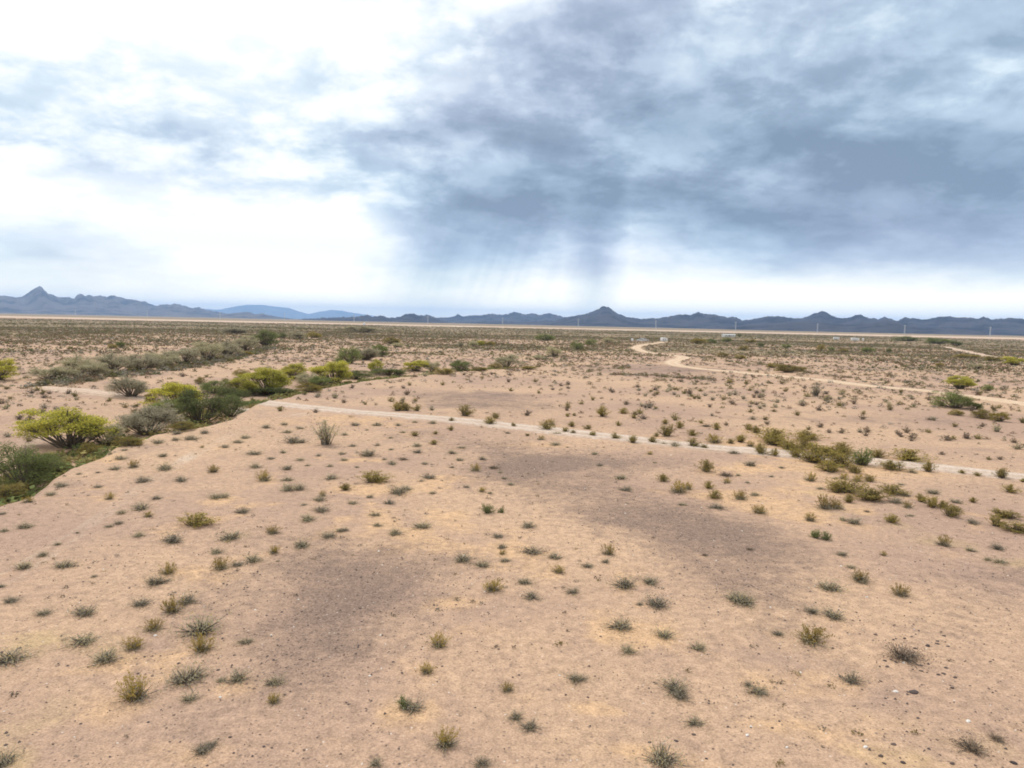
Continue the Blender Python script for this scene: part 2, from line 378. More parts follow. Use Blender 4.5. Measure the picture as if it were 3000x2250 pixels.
# ------------------------------------------------------------------ soil maps painted in world space
def gauss_px(x, y, cx, cy, rx, ry):
    """soft elliptical soil patch: centre and extents read off the photo, converted to metres on the ground"""
    P = plane_hit(np.array([cx - rx, cx + rx, cx, cx], float), np.array([cy, cy, cy - ry, cy + ry], float))[:, :2]
    c0 = plane_hit(np.array([cx], float), np.array([cy], float))[0, :2]
    a = (P[1] - P[0]) / 2; b = (P[2] - P[3]) / 2
    Mi = np.linalg.inv(np.array([a, b]).T)
    c0 = (P[2] + P[3]) / 2
    q = np.einsum('ij,...j->...i', Mi, np.stack([x - c0[0], y - c0[1]], -1))
    return np.exp(-1.1 * (q ** 2).sum(-1) ** 1.2)
def streak(x, y, px, w):
    d, _, _ = poly_dist(x, y, pline(px)); return np.exp(-(d / w) ** 2)
GRAVEL = [(1030, 1720, 470, 145, .9), (960, 1850, 330, 130, .75), (1100, 1680, 220, 90, .6), (860, 1960, 160, 60, .3), (1790, 1380, 330, 60, .55), (1700, 1345, 240, 40, .7), (1950, 1530, 260, 80, .75),
          (2080, 1620, 220, 80, .6), (1390, 1172, 200, 26, .95), (1300, 1152, 160, 14, .5), (1500, 1195, 220, 22, .55), (1830, 1086, 170, 13, .9), (2060, 1090, 140, 13, .85), (1960, 1070, 130, 10, .7),
          (2900, 1720, 260, 130, .55), (2800, 1850, 200, 80, .45), (2500, 1155, 300, 20, .35), (2600, 1075, 500, 16, .4), (880, 1270, 200, 30, .25), (1400, 1290, 300, 30, .35), (2300, 1230, 240, 22, .35), (480, 1560, 200, 60, .12),
          (2000, 1045, 160, 8, .5), (2900, 1430, 200, 26, .4), (2350, 1760, 200, 60, .2), (2650, 1230, 300, 30, .3), (1250, 1270, 160, 20, .25), (640, 2010, 160, 60, .25)]
ORANGE = [(1330, 1560, 260, 70, .5), (1240, 1615, 140, 30, .45), (1350, 1510, 120, 20, .45), (2100, 1475, 240, 34, .6), (2260, 1515, 160, 26, .6), (2350, 1440, 140, 30, .4), (2160, 1365, 180, 20, .5), (1100, 1222, 220, 12, .6),
          (1150, 1250, 200, 16, .45), (1930, 1830, 170, 60, .5), (1800, 1700, 220, 60, .35), (1400, 1800, 120, 24, .5), (1480, 1880, 160, 20, .45), (1260, 1930, 110, 40, .4), (1760, 2045, 110, 30, .6), (1820, 2160, 140, 36, .55),
          (2190, 2045, 120, 34, .65), (700, 2165, 130, 30, .5), (1200, 2080, 120, 50, .35), (870, 2200, 160, 50, .4), (2000, 2150, 110, 24, .5), (700, 1540, 120, 16, .5), (1250, 1440, 200, 30, .4), (1450, 1400, 200, 26, .35),
          (780, 1495, 120, 14, .5), (250, 1470, 140, 14, .4), (1600, 1300, 220, 14, .35), (900, 1240, 220, 14, .45), (2480, 1480, 160, 20, .4), (760, 1690, 160, 40, .2), (2350, 1930, 200, 60, .3), (2480, 2090, 170, 60, .5), (2700, 2180, 260, 60, .4),
          (1750, 1215, 260, 20, .3), (620, 1185, 60, 12, .7), (330, 1330, 40, 16, .7), (2250, 1255, 220, 14, .35)]
STRAW = [(60, 1810, 110, 40, .6), (130, 2000, 170, 80, .5), (250, 2120, 260, 70, .4), (2660, 1560, 220, 16, .5), (2560, 2130, 220, 50, .55), (2780, 2200, 260, 50, .5), (2170, 2180, 110, 40, .5), (2930, 1620, 160, 20, .45), (2480, 1450, 160, 16, .4), (470, 2150, 130, 30, .3)]
PALE = [(240, 1128, 150, 12, .5), (60, 1230, 160, 40, .25), (430, 1230, 120, 16, .35), (900, 1215, 180, 8, .3), (520, 1345, 120, 14, .25), (1500, 1340, 200, 20, .15), (560, 1100, 300, 14, .3), (800, 1060, 260, 14, .25)]
_WF = {}
def soil_maps(x, y):
    r = np.hypot(x, y)
    A = {}
    wx = x + 7 * (fbm(x * .09, y * .09, 4, 51) - .5); wy = y + 7 * (fbm(x * .09, y * .09, 4, 52) - .5)
    for nm, lst in (('gravel', GRAVEL), ('orange', ORANGE), ('straw', STRAW), ('pale', PALE)):
        a = np.zeros(x.shape)
        for (cx, cy, rx, ry, w) in lst: a = a + w * gauss_px(wx, wy, cx, cy, rx, ry)
        A[nm] = a
    A['gravel'] += 0.75 * streak(wx, wy, [(1475, 1313), (1560, 1350), (1600, 1400), (1700, 1460), (1830, 1520), (1990, 1580), (2150, 1700)], 3.6)
    A['gravel'] += 0.3 * sstep(fbm(x * .022 + 40, y * .05, 4, 40), .52, .75) * sstep(r, 60, 110)
    # vehicle ruts along the bluff edge
    for off in (0.0, 40.0):
        pts = [(-120, 1745 + off), (60, 1650 + off), (230, 1545 + off * .7), (420, 1410 + off * .5), (560, 1325 + off * .35), (690, 1262 + off * .25), (800, 1228 + off * .2), (900, 1212 + off * .15)]
        A['pale'] += 0.40 * streak(x, y, pts, .28)
    A['pale'] += 0.06 * streak(x, y, [(-120, 1760), (60, 1662), (230, 1552), (420, 1415), (560, 1330), (690, 1266)], 1.6)
    A['pale'] += 0.35 * streak(x, y, TRACK_PX, 1.5)
    A['straw'] += 0.25 * streak(x, y, [(2330, 1420), (2560, 1530), (2800, 1590), (3100, 1660)], 1.2)
    A['straw'] += 0.3 * streak(x, y, [(2300, 1960), (2560, 2080), (2900, 2210)], .8)
    A['orange'] += 0.3 * streak(x, y, [(1090, 1420), (1080, 1480), (1120, 1530), (1250, 1580)], .7) + .35 * streak(x, y, [(560, 1660), (780, 1620), (980, 1550), (1010, 1520)], .7)
    A['orange'] += 0.22 * (fbm(x * .05, y * .05, 3, 60) - .5)
    # road shoulders
    for P, w in ROADS.values():
        if len(P) < 2: continue
        m = (x > P[:, 0].min() - 12) & (x < P[:, 0].max() + 12) & (y > P[:, 1].min() - 12) & (y < P[:, 1].max() + 12)
        if m.any():
            d, _, _ = poly_dist(x[m], y[m], P[::3]); A['pale'][m] += .55 * (1 - sstep(d, w * .35, w * .5 + 1.2))
    # wash floor: pale sand in the channel, plant litter under the trees
    d, sd, par = poly_dist(x, y, EDGE); s = d * sd
    inw = sstep(s, 1, 3) * (1 - sstep(s, 7, 14)) * (1 - sstep(d, 12, 16))
    A['litter'] = .5 * inw * sstep(fbm(x * .12, y * .12, 3, 70), .38, .6)
    A['litter'] = A['litter'] + .7 * sstep(fbm(x * .008 + 9, y * .022 + 4, 5, 90), .46, .66) * sstep(r, 120, 300) * (1 - sstep(r, 1300, 1700))
    A['litter'] = A['litter'] + .60 * sstep(r, 150, 600) * (1 - sstep(r, 1250, 1500))
    # light cleared land in front of the mountains, plus one bright patch of sand
    q = y + 0.02 * x + 60 * (fbm(x * .002, y * .002, 3, 13) - .5)
    A['sandfield'] = .50 * sstep(q, 1380, 1500) * (1 - sstep(q, 1750, 2000)) + .75 * gauss_px(x, y, 1300, 957, 90, 1.6)
    A['litter'] = A['litter'] + .75 * sstep(q, 1850, 2200)
    return A

# ------------------------------------------------------------------ ground sheet
for nm, px, w, m, lift, lb in (('dirt_road', ROAD_PX, 3.7, M_ROAD, .05, 'pale grey gravel track crossing the photo just beyond the bare bluff'),
                               ('dirt_trail', TRAIL_PX, 3.0, M_TRAIL, .045, 'pale sandy trail running left out of the wash'),
                               ('dirt_road', DIRT_PX, 4.4, M_DIRT, .07, 'orange dirt road winding in bends up to the white vehicles'),
                               ('dirt_road', FAR_PX, 5.5, M_TRAIL, .08, 'short pale far road slanting down near the right edge')):
    road(nm, px, w, m, lift, lb)
rr = np.r_[0.0, np.geomspace(3, 15, 26)[:-1], np.geomspace(15, 230, 330)[:-1], np.geomspace(230, 3200, 90)[:-1], np.geomspace(3200, 42000, 26)]
th_f = np.radians(np.linspace(-48, 48, 400)); th_b = np.radians(np.linspace(48, 312, 110))[1:-1]
th = np.r_[th_f, th_b]; nr, na = len(rr), len(th)
R_, T_ = np.meshgrid(rr[1:], th, indexing='ij')
gx = np.r_[0, (R_ * np.sin(T_)).ravel()]; gy = np.r_[0, (R_ * np.cos(T_)).ravel()]
gz = height(gx, gy)
i = (1 + np.arange(nr - 2)[:, None] * na + np.arange(na)[None, :]); j = 1 + np.arange(nr - 2)[:, None] * na + ((np.arange(na) + 1) % na)[None, :]
Q = np.stack([i, i + na, j + na, j], -1).reshape(-1, 4)[:, ::-1]
k0 = 1 + np.arange(na); k1 = 1 + (np.arange(na) + 1) % na
T3 = np.c_[np.zeros(na, int), k1, k0]
_v = np.cross(np.array([gx[Q[0, 1]] - gx[Q[0, 0]], gy[Q[0, 1]] - gy[Q[0, 0]], 0]), np.array([gx[Q[0, 2]] - gx[Q[0, 0]], gy[Q[0, 2]] - gy[Q[0, 0]], 0]))[2]
if _v < 0: Q = Q[:, ::-1]; T3 = T3[:, ::-1]
SHRUB_SAND = []
def build_ground():
    A = soil_maps(gx, gy)
    for (x, y, w, k) in SHRUB_SAND:
        m = (np.abs(gx - x) < 3 * w) & (np.abs(gy - y) < 3 * w)
        A[k][m] += .34 * np.exp(-((gx[m] - x) ** 2 + (gy[m] - y) ** 2) / (w * w))
    o = link('ground', mesh_np('ground', np.c_[gx, gy, gz], [Q, T3], [M_GROUND], True, A))
    tag(o, 'sandy gravel desert floor with dark gravel patches and orange sand', None, None, 'structure')

# ------------------------------------------------------------------ mountains
def mountain(name, sil, R, m, label, fore=1500.0, rough=.35, seed=1, back=2500.0, n_az=520, jag=2.0):
    sil = np.array(sil, float)
    d = ray(sil[:, 0], sil[:, 1]); a = np.arctan2(d[:, 0], d[:, 1]); e = np.arctan2(d[:, 2], np.hypot(d[:, 0], d[:, 1]))
    o_ = np.argsort(a); a, e = a[o_], e[o_]
    A = np.linspace(a[0], a[-1], n_az); E = np.interp(A, a, e)
    crest = H + R * np.tan(E) + jag * R / 2065 * (fbm(A * 400, A * 0, 4, seed) - .5)
    crest = np.maximum(crest, 2) * sstep(A, a[0], a[0] + .01) * sstep(-A, -a[-1], -a[-1] + .01) 
    vf = np.linspace(-1, 1, 41)
    V = np.zeros((len(vf), n_az, 3))
    for q, v in enumerate(vf):
        rad = R + (v * fore if v < 0 else v * back)
        u = abs(v)
        spur = fbm(A * R / 420 + 3.0 * v, np.full(n_az, v * 3.2), 5, seed + 3)
        rid = 1 - np.abs(2 * spur - 1)
        prof = (1 - u) ** (1.25)
        w = math.sin(math.pi * min(1, u * 1.0)) 
        sh = np.interp(A + .012 * v * (vnoise(A * 60, A * 0, seed + 9) - .5) * 2, A, crest)
        z = sh * prof * (1 + rough * 3.2 * w * (rid - .5))
        z = np.minimum(z, crest * (1 - 0.15 * u))
        V[q, :, 0] = rad * np.sin(A); V[q, :, 1] = rad * np.cos(A); V[q, :, 2] = z - 12 * u
    i = np.arange(len(vf) - 1)[:, None] * n_az + np.arange(n_az - 1)[None, :]; i = i.ravel()
    F = np.c_[i, i + 1, i + n_az + 1, i + n_az]
    me = mesh_np(name, V.reshape(-1, 3), F, [m], False)
    me.update()
    if np.mean([p.normal.z for p in list(me.polygons)[::97]]) < 0: me.flip_normals()
    o = link(name, me); tag(o, label, None, None, 'structure'); return o
SIL_LEFT = [(-700, 890), (-520, 872), (-400, 850), (-300, 872), (-180, 862), (-90, 858), (0, 867), (23, 870), (50, 872), (68, 868), (86, 856), (97, 847), (106, 842), (113, 840), (118, 843), (124, 846), (140, 861), (172, 873), (194, 871), (217, 875), (222, 868), (228, 863), (240, 862), (249, 869),
            (260, 866), (274, 869), (294, 866), (312, 871), (332, 866), (362, 875), (384, 877), (416, 884), (425, 881), (434, 890), (457, 896), (479, 892), (497, 893), (513, 889), (538, 896), (565, 904), (583, 899), (606, 908), (633, 913), (655, 918), (700, 924), (760, 930), (850, 940)]
SIL_HILL = [(520, 928), (600, 924), (655, 920), (687, 917), (721, 914), (735, 916), (746, 921), (769, 918), (787, 923), (814, 928), (850, 933), (900, 938)]
SIL_PALE = [(480, 925), (560, 912), (606, 905), (633, 907), (655, 905), (692, 897), (723, 893), (768, 893), (805, 898), (845, 902), (881, 914), (904, 920), (936, 913), (972, 908), (1000, 910), (1027, 915), (1068, 921), (1113, 928), (1180, 936)]
SIL_MID = [(1190, 938), (1255, 934), (1280, 930), (1312, 931), (1330, 927), (1341, 921), (1357, 927), (1384, 924), (1407, 923), (1434, 919), (1470, 922), (1488, 920), (1506, 914), (1538, 920), (1561, 918), (1583, 923), (1606, 918), (1633, 923), (1651, 929), (1678, 927), (1740, 935), (1800, 945)]
SIL_RIGHT = [(860, 937), (930, 932), (1000, 929), (1041, 929), (1077, 922), (1093, 929), (1115, 923), (1140, 931), (1167, 929), (1190, 921), (1210, 917), (1231, 924), (1253, 922), (1271, 929), (1289, 936), (1316, 944), (1380, 944), (1452, 939), (1520, 943), (1633, 938), (1660, 930), (1692, 924), (1723, 918), (1741, 911), (1755, 904), (1764, 899), (1773, 898), (1780, 899), (1789, 904), (1798, 913),
             (1823, 924), (1845, 930), (1882, 935), (1913, 933), (1958, 929), (1986, 921), (2006, 922), (2027, 922), (2047, 914), (2063, 920), (2086, 921), (2106, 924), (2131, 931), (2149, 928), (2174, 938), (2194, 937), (2222, 932), (2253, 927), (2294, 927), (2335, 933), (2357, 930), (2380, 921),
             (2395, 916), (2407, 912), (2418, 915), (2429, 920), (2457, 932), (2475, 933), (2497, 927), (2508, 922), (2515, 921), (2527, 923), (2542, 932), (2561, 932), (2572, 936), (2592, 928), (2610, 935), (2628, 939), (2651, 931), (2669, 932), (2719, 937), (2746, 929), (2769, 927), (2805, 930), (2859, 933), (2882, 929), (2900, 935), (2927, 935),
             (2954, 932), (3000, 935), (3120, 942), (3250, 938), (3400, 950), (3600, 962), (3800, 985)]
SIL_FOOT = [(2060, 962), (2150, 955), (2230, 950), (2300, 944), (2360, 942), (2420, 946), (2480, 951), (2540, 948), (2580, 940), (2600, 938), (2630, 944), (2660, 955), (2700, 960), (2800, 964), (2900, 968)]
mountain('mountain_range', SIL_LEFT, 14000, M_MTN_FAR, 'blue rocky range with a pointed peak at far left', 4200, .4, 2, jag=5)
mountain('mountain_range', SIL_HILL, 10500, M_MTN_FAR, 'low brown foothills at the right end of the left range', 1500, .3, 6, jag=1.5)
mountain('mountain_range', SIL_PALE, 34000, M_MTN_FAR, 'very pale far range left of centre', 5000, .25, 4, 5000, jag=1)
mountain('mountain_range', SIL_MID, 10500, M_MTN_NEAR, 'mid blue range behind the darker hills at centre', 2200, .35, 7, jag=5)
mountain('mountain_range', SIL_RIGHT, 7200, M_MTN_NEAR, 'long dark blue range from centre to right edge', 2300, .4, 5, n_az=900, jag=6)
mountain('mountain_range', SIL_FOOT, 5000, M_MTN_NEAR, 'darkest low ridge in front of the right hand range', 900, .3, 8, 700, n_az=300, jag=1.4)
# ------------------------------------------------------------------ plant materials
def leaf_mat(name, a, b, trans=0.25, c2=None, col_attr=None):
    m, n = mat(name)
    g = n.n('ShaderNodeNewGeometry'); oi = n.n('ShaderNodeObjectInfo')
    if col_attr:
        c = attr(n, col_attr, 0)
        v = n.m('MULTIPLY_ADD', g.outputs['Random Per Island'], 0.7, 0.65)
        c = n.mix(1.0, c, n.n('ShaderNodeCombineXYZ', ins={0: v, 1: v, 2: v}).outputs[0], 'MULTIPLY')
    else:
        c = n.mix(g.outputs['Random Per Island'], a, b)
        if c2: c = n.mix(n.m('GREATER_THAN', g.outputs['Random Per Island'], 0.86), c, c2)
        v = n.m('MULTIPLY_ADD', oi.outputs['Random'], 0.4, 0.8)
        c = n.mix(1.0, c, n.n('ShaderNodeCombineXYZ', ins={0: v, 1: v, 2: n.m('MULTIPLY_ADD', v, 0.6, 0.4)}).outputs[0], 'MULTIPLY')
    d = n.n('ShaderNodeBsdfDiffuse', ins={0: c}).outputs[0]; t = n.n('ShaderNodeBsdfTranslucent', ins={0: c}).outputs[0]
    n.link(n.n('ShaderNodeMixShader', ins={0: trans, 1: d, 2: t}).outputs[0], n.n('ShaderNodeOutputMaterial').inputs[0])
    return m
L_GREY = leaf_mat('grey_leaf', (0.33, 0.29, 0.195), (0.48, 0.435, 0.315), 0.35, c2=(0.44, 0.34, 0.14))
L_BROWN = leaf_mat('dry_leaf', (0.20, 0.145, 0.10), (0.30, 0.225, 0.16))
L_STRAW = leaf_mat('straw_yellow_flower', (0.30, 0.215, 0.055), (0.40, 0.30, 0.10))
L_OLIVE = leaf_mat('olive_leaf', (0.20, 0.165, 0.052), (0.34, 0.275, 0.085), 0.35, c2=(0.40, 0.30, 0.10))
L_GREEN = leaf_mat('green_leaf', (0.145, 0.175, 0.065), (0.26, 0.28, 0.10), 0.35)
L_DGREEN = leaf_mat('deep_green_leaf', (0.10, 0.12, 0.05), (0.20, 0.21, 0.08), 0.35)
L_BLOOM = leaf_mat('yellow_blossom', (0.54, 0.475, 0.07), (0.68, 0.60, 0.12), 0.45)
L_PALOV = leaf_mat('palo_verde_leaf', (0.25, 0.25, 0.07), (0.40, 0.385, 0.10), 0.4)
L_GTREE = leaf_mat('grey_tree_leaf', (0.33, 0.295, 0.18), (0.50, 0.45, 0.295), 0.35)
L_MIX = leaf_mat('scrub_leaf', None, None, 0.3, col_attr='tone')
M_TWIG, n = mat('dark_twig'); finish(n, n.mix(n.n('ShaderNodeNewGeometry').outputs['Random Per Island'], (0.055, 0.046, 0.037), (0.28, 0.24, 0.19)), 0.9, 0.1)
M_BARK, n = mat('grey_bark'); finish(n, n.mix(n.noise(n.n('ShaderNodeTexCoord').outputs['Object'], 9, 4), (0.075, 0.063, 0.048), (0.19, 0.16, 0.122)), 0.9, 0.1)

# ------------------------------------------------------------------ plant geometry
def rdir(g, n):
    v = g.normal(size=(n, 3)); return v / np.linalg.norm(v, axis=1, keepdims=True)
def leaf_quads(g, C, size, asp=0.55, up=0.3):
    n_ = len(C); a = rdir(g, n_); a[:, 2] += up; a /= np.linalg.norm(a, axis=1, keepdims=True)
    b = np.cross(a, rdir(g, n_)); b /= np.linalg.norm(b, axis=1, keepdims=True) + 1e-9
    s = (np.asarray(size) * np.ones(n_))[:, None] * g.uniform(.7, 1.3, (n_, 1))
    V = np.stack([C - a * s, C + b * s * asp, C + a * s, C - b * s * asp], 1).reshape(-1, 3)
    return V, np.arange(4 * n_).reshape(-1, 4)
def tubes(P, R, sides=3):
    """P (n,k,3) polylines, R (n,k) radii"""
    n_, k, _ = P.shape
    T = np.gradient(P, axis=1); T /= np.linalg.norm(T, axis=2, keepdims=True) + 1e-9
    ref = np.where(np.abs(T[..., 2:3]) > .9, np.array([1., 0, 0]), np.array([0, 0, 1.]))
    A = np.cross(T, ref); A /= np.linalg.norm(A, axis=2, keepdims=True) + 1e-9; B = np.cross(T, A)
    an = np.arange(sides) * 2 * np.pi / sides
    V = P[:, :, None, :] + R[:, :, None, None] * (np.cos(an)[None, None, :, None] * A[:, :, None, :] + np.sin(an)[None, None, :, None] * B[:, :, None, :])
    b = np.arange(n_)[:, None, None] * k * sides + np.arange(k - 1)[None, :, None] * sides
    s0 = np.arange(sides)[None, None, :]; s1 = (np.arange(sides)[None, None, :] + 1) % sides
    F = np.stack([b + s0, b + s1, b + sides + s1, b + sides + s0], -1).reshape(-1, 4)
    return V.reshape(-1, 3), F
def arcs(g, n_, e0, e1, rad, hgt, base_r, k=4, droop=0.15, lmin=.6):
    az_ = g.uniform(0, 2 * np.pi, n_); e = np.radians(g.uniform(e0, e1, n_)); L_ = g.uniform(lmin, 1.05, n_)
    br = base_r * np.sqrt(g.uniform(0, 1, n_)); ba = g.uniform(0, 2 * np.pi, n_)
    b = np.c_[br * np.cos(ba), br * np.sin(ba), np.zeros(n_) - .02]
    tip = b + np.c_[np.cos(az_) * np.cos(e) * rad, np.sin(az_) * np.cos(e) * rad, np.sin(e) * hgt] * L_[:, None]
    mid = (b + tip) / 2 + np.c_[g.normal(0, .03, (n_, 2)), droop * hgt * np.ones(n_)]
    t = np.linspace(0, 1, k)[None, :, None]
    return (1 - t) ** 2 * b[:, None] + 2 * t * (1 - t) * mid[:, None] + t ** 2 * tip[:, None]
def along(g, P, n_, t0, t1, jit):
    k = P.shape[1]; i = g.integers(0, len(P), n_); t = g.uniform(t0, t1, n_) * (k - 1); a = np.minimum(t.astype(int), k - 2); f = (t - a)[:, None]
    return P[i, a] * (1 - f) + P[i, a + 1] * f + g.normal(0, jit, (n_, 3))

def proto_shrub(kind, seed):
    """[(part name, mesh)], unit width"""
    g = np.random.default_rng(seed); out = []
    if kind in ('grey', 'brown', 'straw'):
        lop = g.uniform(.0, .3)
        P = arcs(g, 90, 4, 80, .62, .36, .10, droop=.20, lmin=.35); P[..., 0] *= 1 + lop
        V, F = tubes(P[:, :3], np.linspace(.0085, .004, 3)[None, :] * np.ones((90, 1))); out.append(('stems', mesh_np('stems', V, F, [M_TWIG])))
        Q = along(g, P, 640, .22, 1.04, .045); Q[:, 2] = np.maximum(Q[:, 2], .01)
        q = arcs(g, 30, 20, 80, .3, .3, .12)
        V, F = leaf_quads(g, Q, .024, .35, .5)
        out.append(('foliage', mesh_np('foliage', V, F, [L_BROWN if kind == 'brown' else L_GREY])))
        if kind == 'straw':
            P2 = arcs(g, 46, 35, 86, .55, .52, .18, droop=.05, lmin=.6); P2[..., 1:] += 0
            Q = along(g, P2, 520, .62, 1.03, .02); V1, F1 = leaf_quads(g, Q, .02, .6, .6)
            V2, F2 = tubes(P2, np.linspace(.006, .003, 4)[None, :] * np.ones((46, 1)))
            out.append(('flower_stalks', mesh_np('flower_stalks', np.r_[V1, V2], np.r_[F1, F2 + len(V1)], [L_STRAW])))
    elif kind in ('olive', 'green', 'tall'):
        up = {'olive': .82, 'green': .7, 'tall': 1.15}[kind]
        P = arcs(g, 48, 22 if kind != 'green' else 12, 88, .56, up, .15, k=5, droop=.06, lmin=.55)
        V, F = tubes(P, np.linspace(.012, .004, 5)[None, :] * np.ones((48, 1))); out.append(('stems', mesh_np('stems', V, F, [M_TWIG])))
        tips = P[:, -1]
        Q = np.r_[along(g, P, 1000 if kind != 'tall' else 600, .28, 1.03, .04), tips[g.integers(0, 48, 500)] + g.normal(0, .045, (500, 3))]
        V, F = leaf_quads(g, Q, .026, .6, .3)
        out.append(('foliage', mesh_np('foliage', V, F, [{'olive': L_OLIVE, 'green': L_GREEN, 'tall': L_GREY}[kind]])))
        if kind == 'olive':
            Q = tips[g.integers(0, 48, 170)] + g.normal(0, .05, (170, 3)); V, F = leaf_quads(g, Q, .021, .7, .2); out.append(('flowers', mesh_np('flowers', V, F, [L_STRAW])))
    return out
def proto_tree(kind, seed, hi):
    """crown of leaf clumps on forked limbs; unit width, unit height"""
    g = np.random.default_rng(seed); out = []
    lo_z = {'bloom': [.22, .08, .05, .07][seed % 4], 'grey': .05, 'green': .05, 'olive': .02, 'deep': .02}[kind]
    K = 46
    nr_ = K // 2
    a = g.uniform(0, 2 * np.pi, K); r_ = np.sqrt(g.uniform(0, 1, K)) * .33
    r_[:nr_] = g.uniform(.24, .38, nr_)
    top = np.sqrt(np.clip(1 - (r_ / .46) ** 2, 0, 1))
    zc = lo_z + (.85 - lo_z) * top * g.uniform(.55, 1.0, K)
    zc[:nr_] = lo_z + .10 + g.uniform(0, 1, nr_) * np.maximum(.05, (.85 - lo_z) * top[:nr_] - .10)
    C = np.c_[r_ * np.cos(a), r_ * np.sin(a), zc]
    # one lopsided lobe keeps crowns from being symmetric
    la = g.uniform(0, 6.28); C[:, :2] *= (1 + .22 * np.cos(a - la))[:, None]; C[:, 2] *= 1 + .14 * np.cos(a - la - 1.3)
    cs_ = g.uniform(.085, .155, K)
    nst = 5
    b = np.c_[g.normal(0, .035, (nst, 2)), np.full(nst, -.05)]
    paths = []
    for q in range(K):
        st = b[q % nst]; mid = st * .45 + C[q] * .55 + np.r_[g.normal(0, .03, 2), -.02]; mid[2] *= .75
        t = np.linspace(0, 1, 6)[:, None]; paths.append((1 - t) ** 2 * st + 2 * t * (1 - t) * mid + t ** 2 * C[q])
    P = np.array(paths)
    V, F = tubes(P, np.linspace(.013, .004, 6)[None, :] * np.ones((K, 1)), 5)
    tw = []
    if hi:
        n2 = 220; i = g.integers(0, K, n2); s0 = P[i, 4]; e_ = C[i] + rdir(g, n2) * cs_[i][:, None] * np.array([1.1, 1.1, .9])
        t = np.linspace(0, 1, 3)[None, :, None]; P2 = s0[:, None] * (1 - t) + e_[:, None] * t
        V2, F2 = tubes(P2, np.linspace(.0045, .0018, 3)[None, :] * np.ones((n2, 1))); F = np.r_[F, F2 + len(V)]; V = np.r_[V, V2]
    out.append(('trunk', mesh_np('trunk', V, F, [M_BARK], True)))
    nl = 10000 if hi else 2400; sz = .0125 if hi else .026
    i = g.choice(K, nl, p=cs_ ** 2 / (cs_ ** 2).sum())
    # sub-clusters make the clumps lacy
    sub = rdir(g, 9 * K).reshape(K, 9, 3) * .75
    rad = g.uniform(0.1, 1, nl) ** .45 * np.where(g.uniform(0, 1, nl) < .14, 1.6, 1.0)
    off = rdir(g, nl) * (rad * .55)[:, None] + sub[i, g.integers(0, 9, nl)] * .9
    Q = C[i] + off * cs_[i][:, None] * np.array([1.15, 1.15, .85 if kind != 'bloom' else .7])
    Q[:, 2] = np.maximum(Q[:, 2], .02)
    V, F = leaf_quads(g, Q, sz, .55, .15)
    lm = {'bloom': L_PALOV, 'grey': L_GTREE, 'green': L_GREEN, 'olive': L_OLIVE, 'deep': L_DGREEN}[kind]
    out.append(('foliage', mesh_np('foliage', V, F, [lm])))
    if kind == 'bloom':
        score = .6 * off[:, 2] + .5 * (Q[:, 2] - .45) + .7 * np.linalg.norm((Q - np.array([0, 0, .35])) * np.array([1, 1, .9]), axis=1) + g.normal(0, .2, nl)
        Qb = Q[score > np.quantile(score, .36)] + g.normal(0, .008, ((score > np.quantile(score, .36)).sum(), 3))
        V, F = leaf_quads(g, Qb, sz * .85, .8, .0); out.append(('blossom', mesh_np('blossom', V, F, [L_BLOOM])))
    return out
PROTO = {}
def get_proto(key):
    if key not in PROTO:
        if key[0] == 's': PROTO[key] = proto_shrub(key[1], 100 + key[2] * 17 + len(key[1]))
        else: PROTO[key] = proto_tree(key[1], 500 + key[2] * 13 + len(key[1]) * 3, key[3])
    return PROTO[key]
def plant(name, key, loc, rz, scale, label, cat, group):
    e = empty(name, loc, rz); e.scale = scale; tag(e, label, cat, group)
    for pn, me in get_proto(key):
        q = link(pn, me, e)
        if pn in ('flowers', 'blossom', 'flower_stalks'): q['kind'] = 'stuff'
    return e

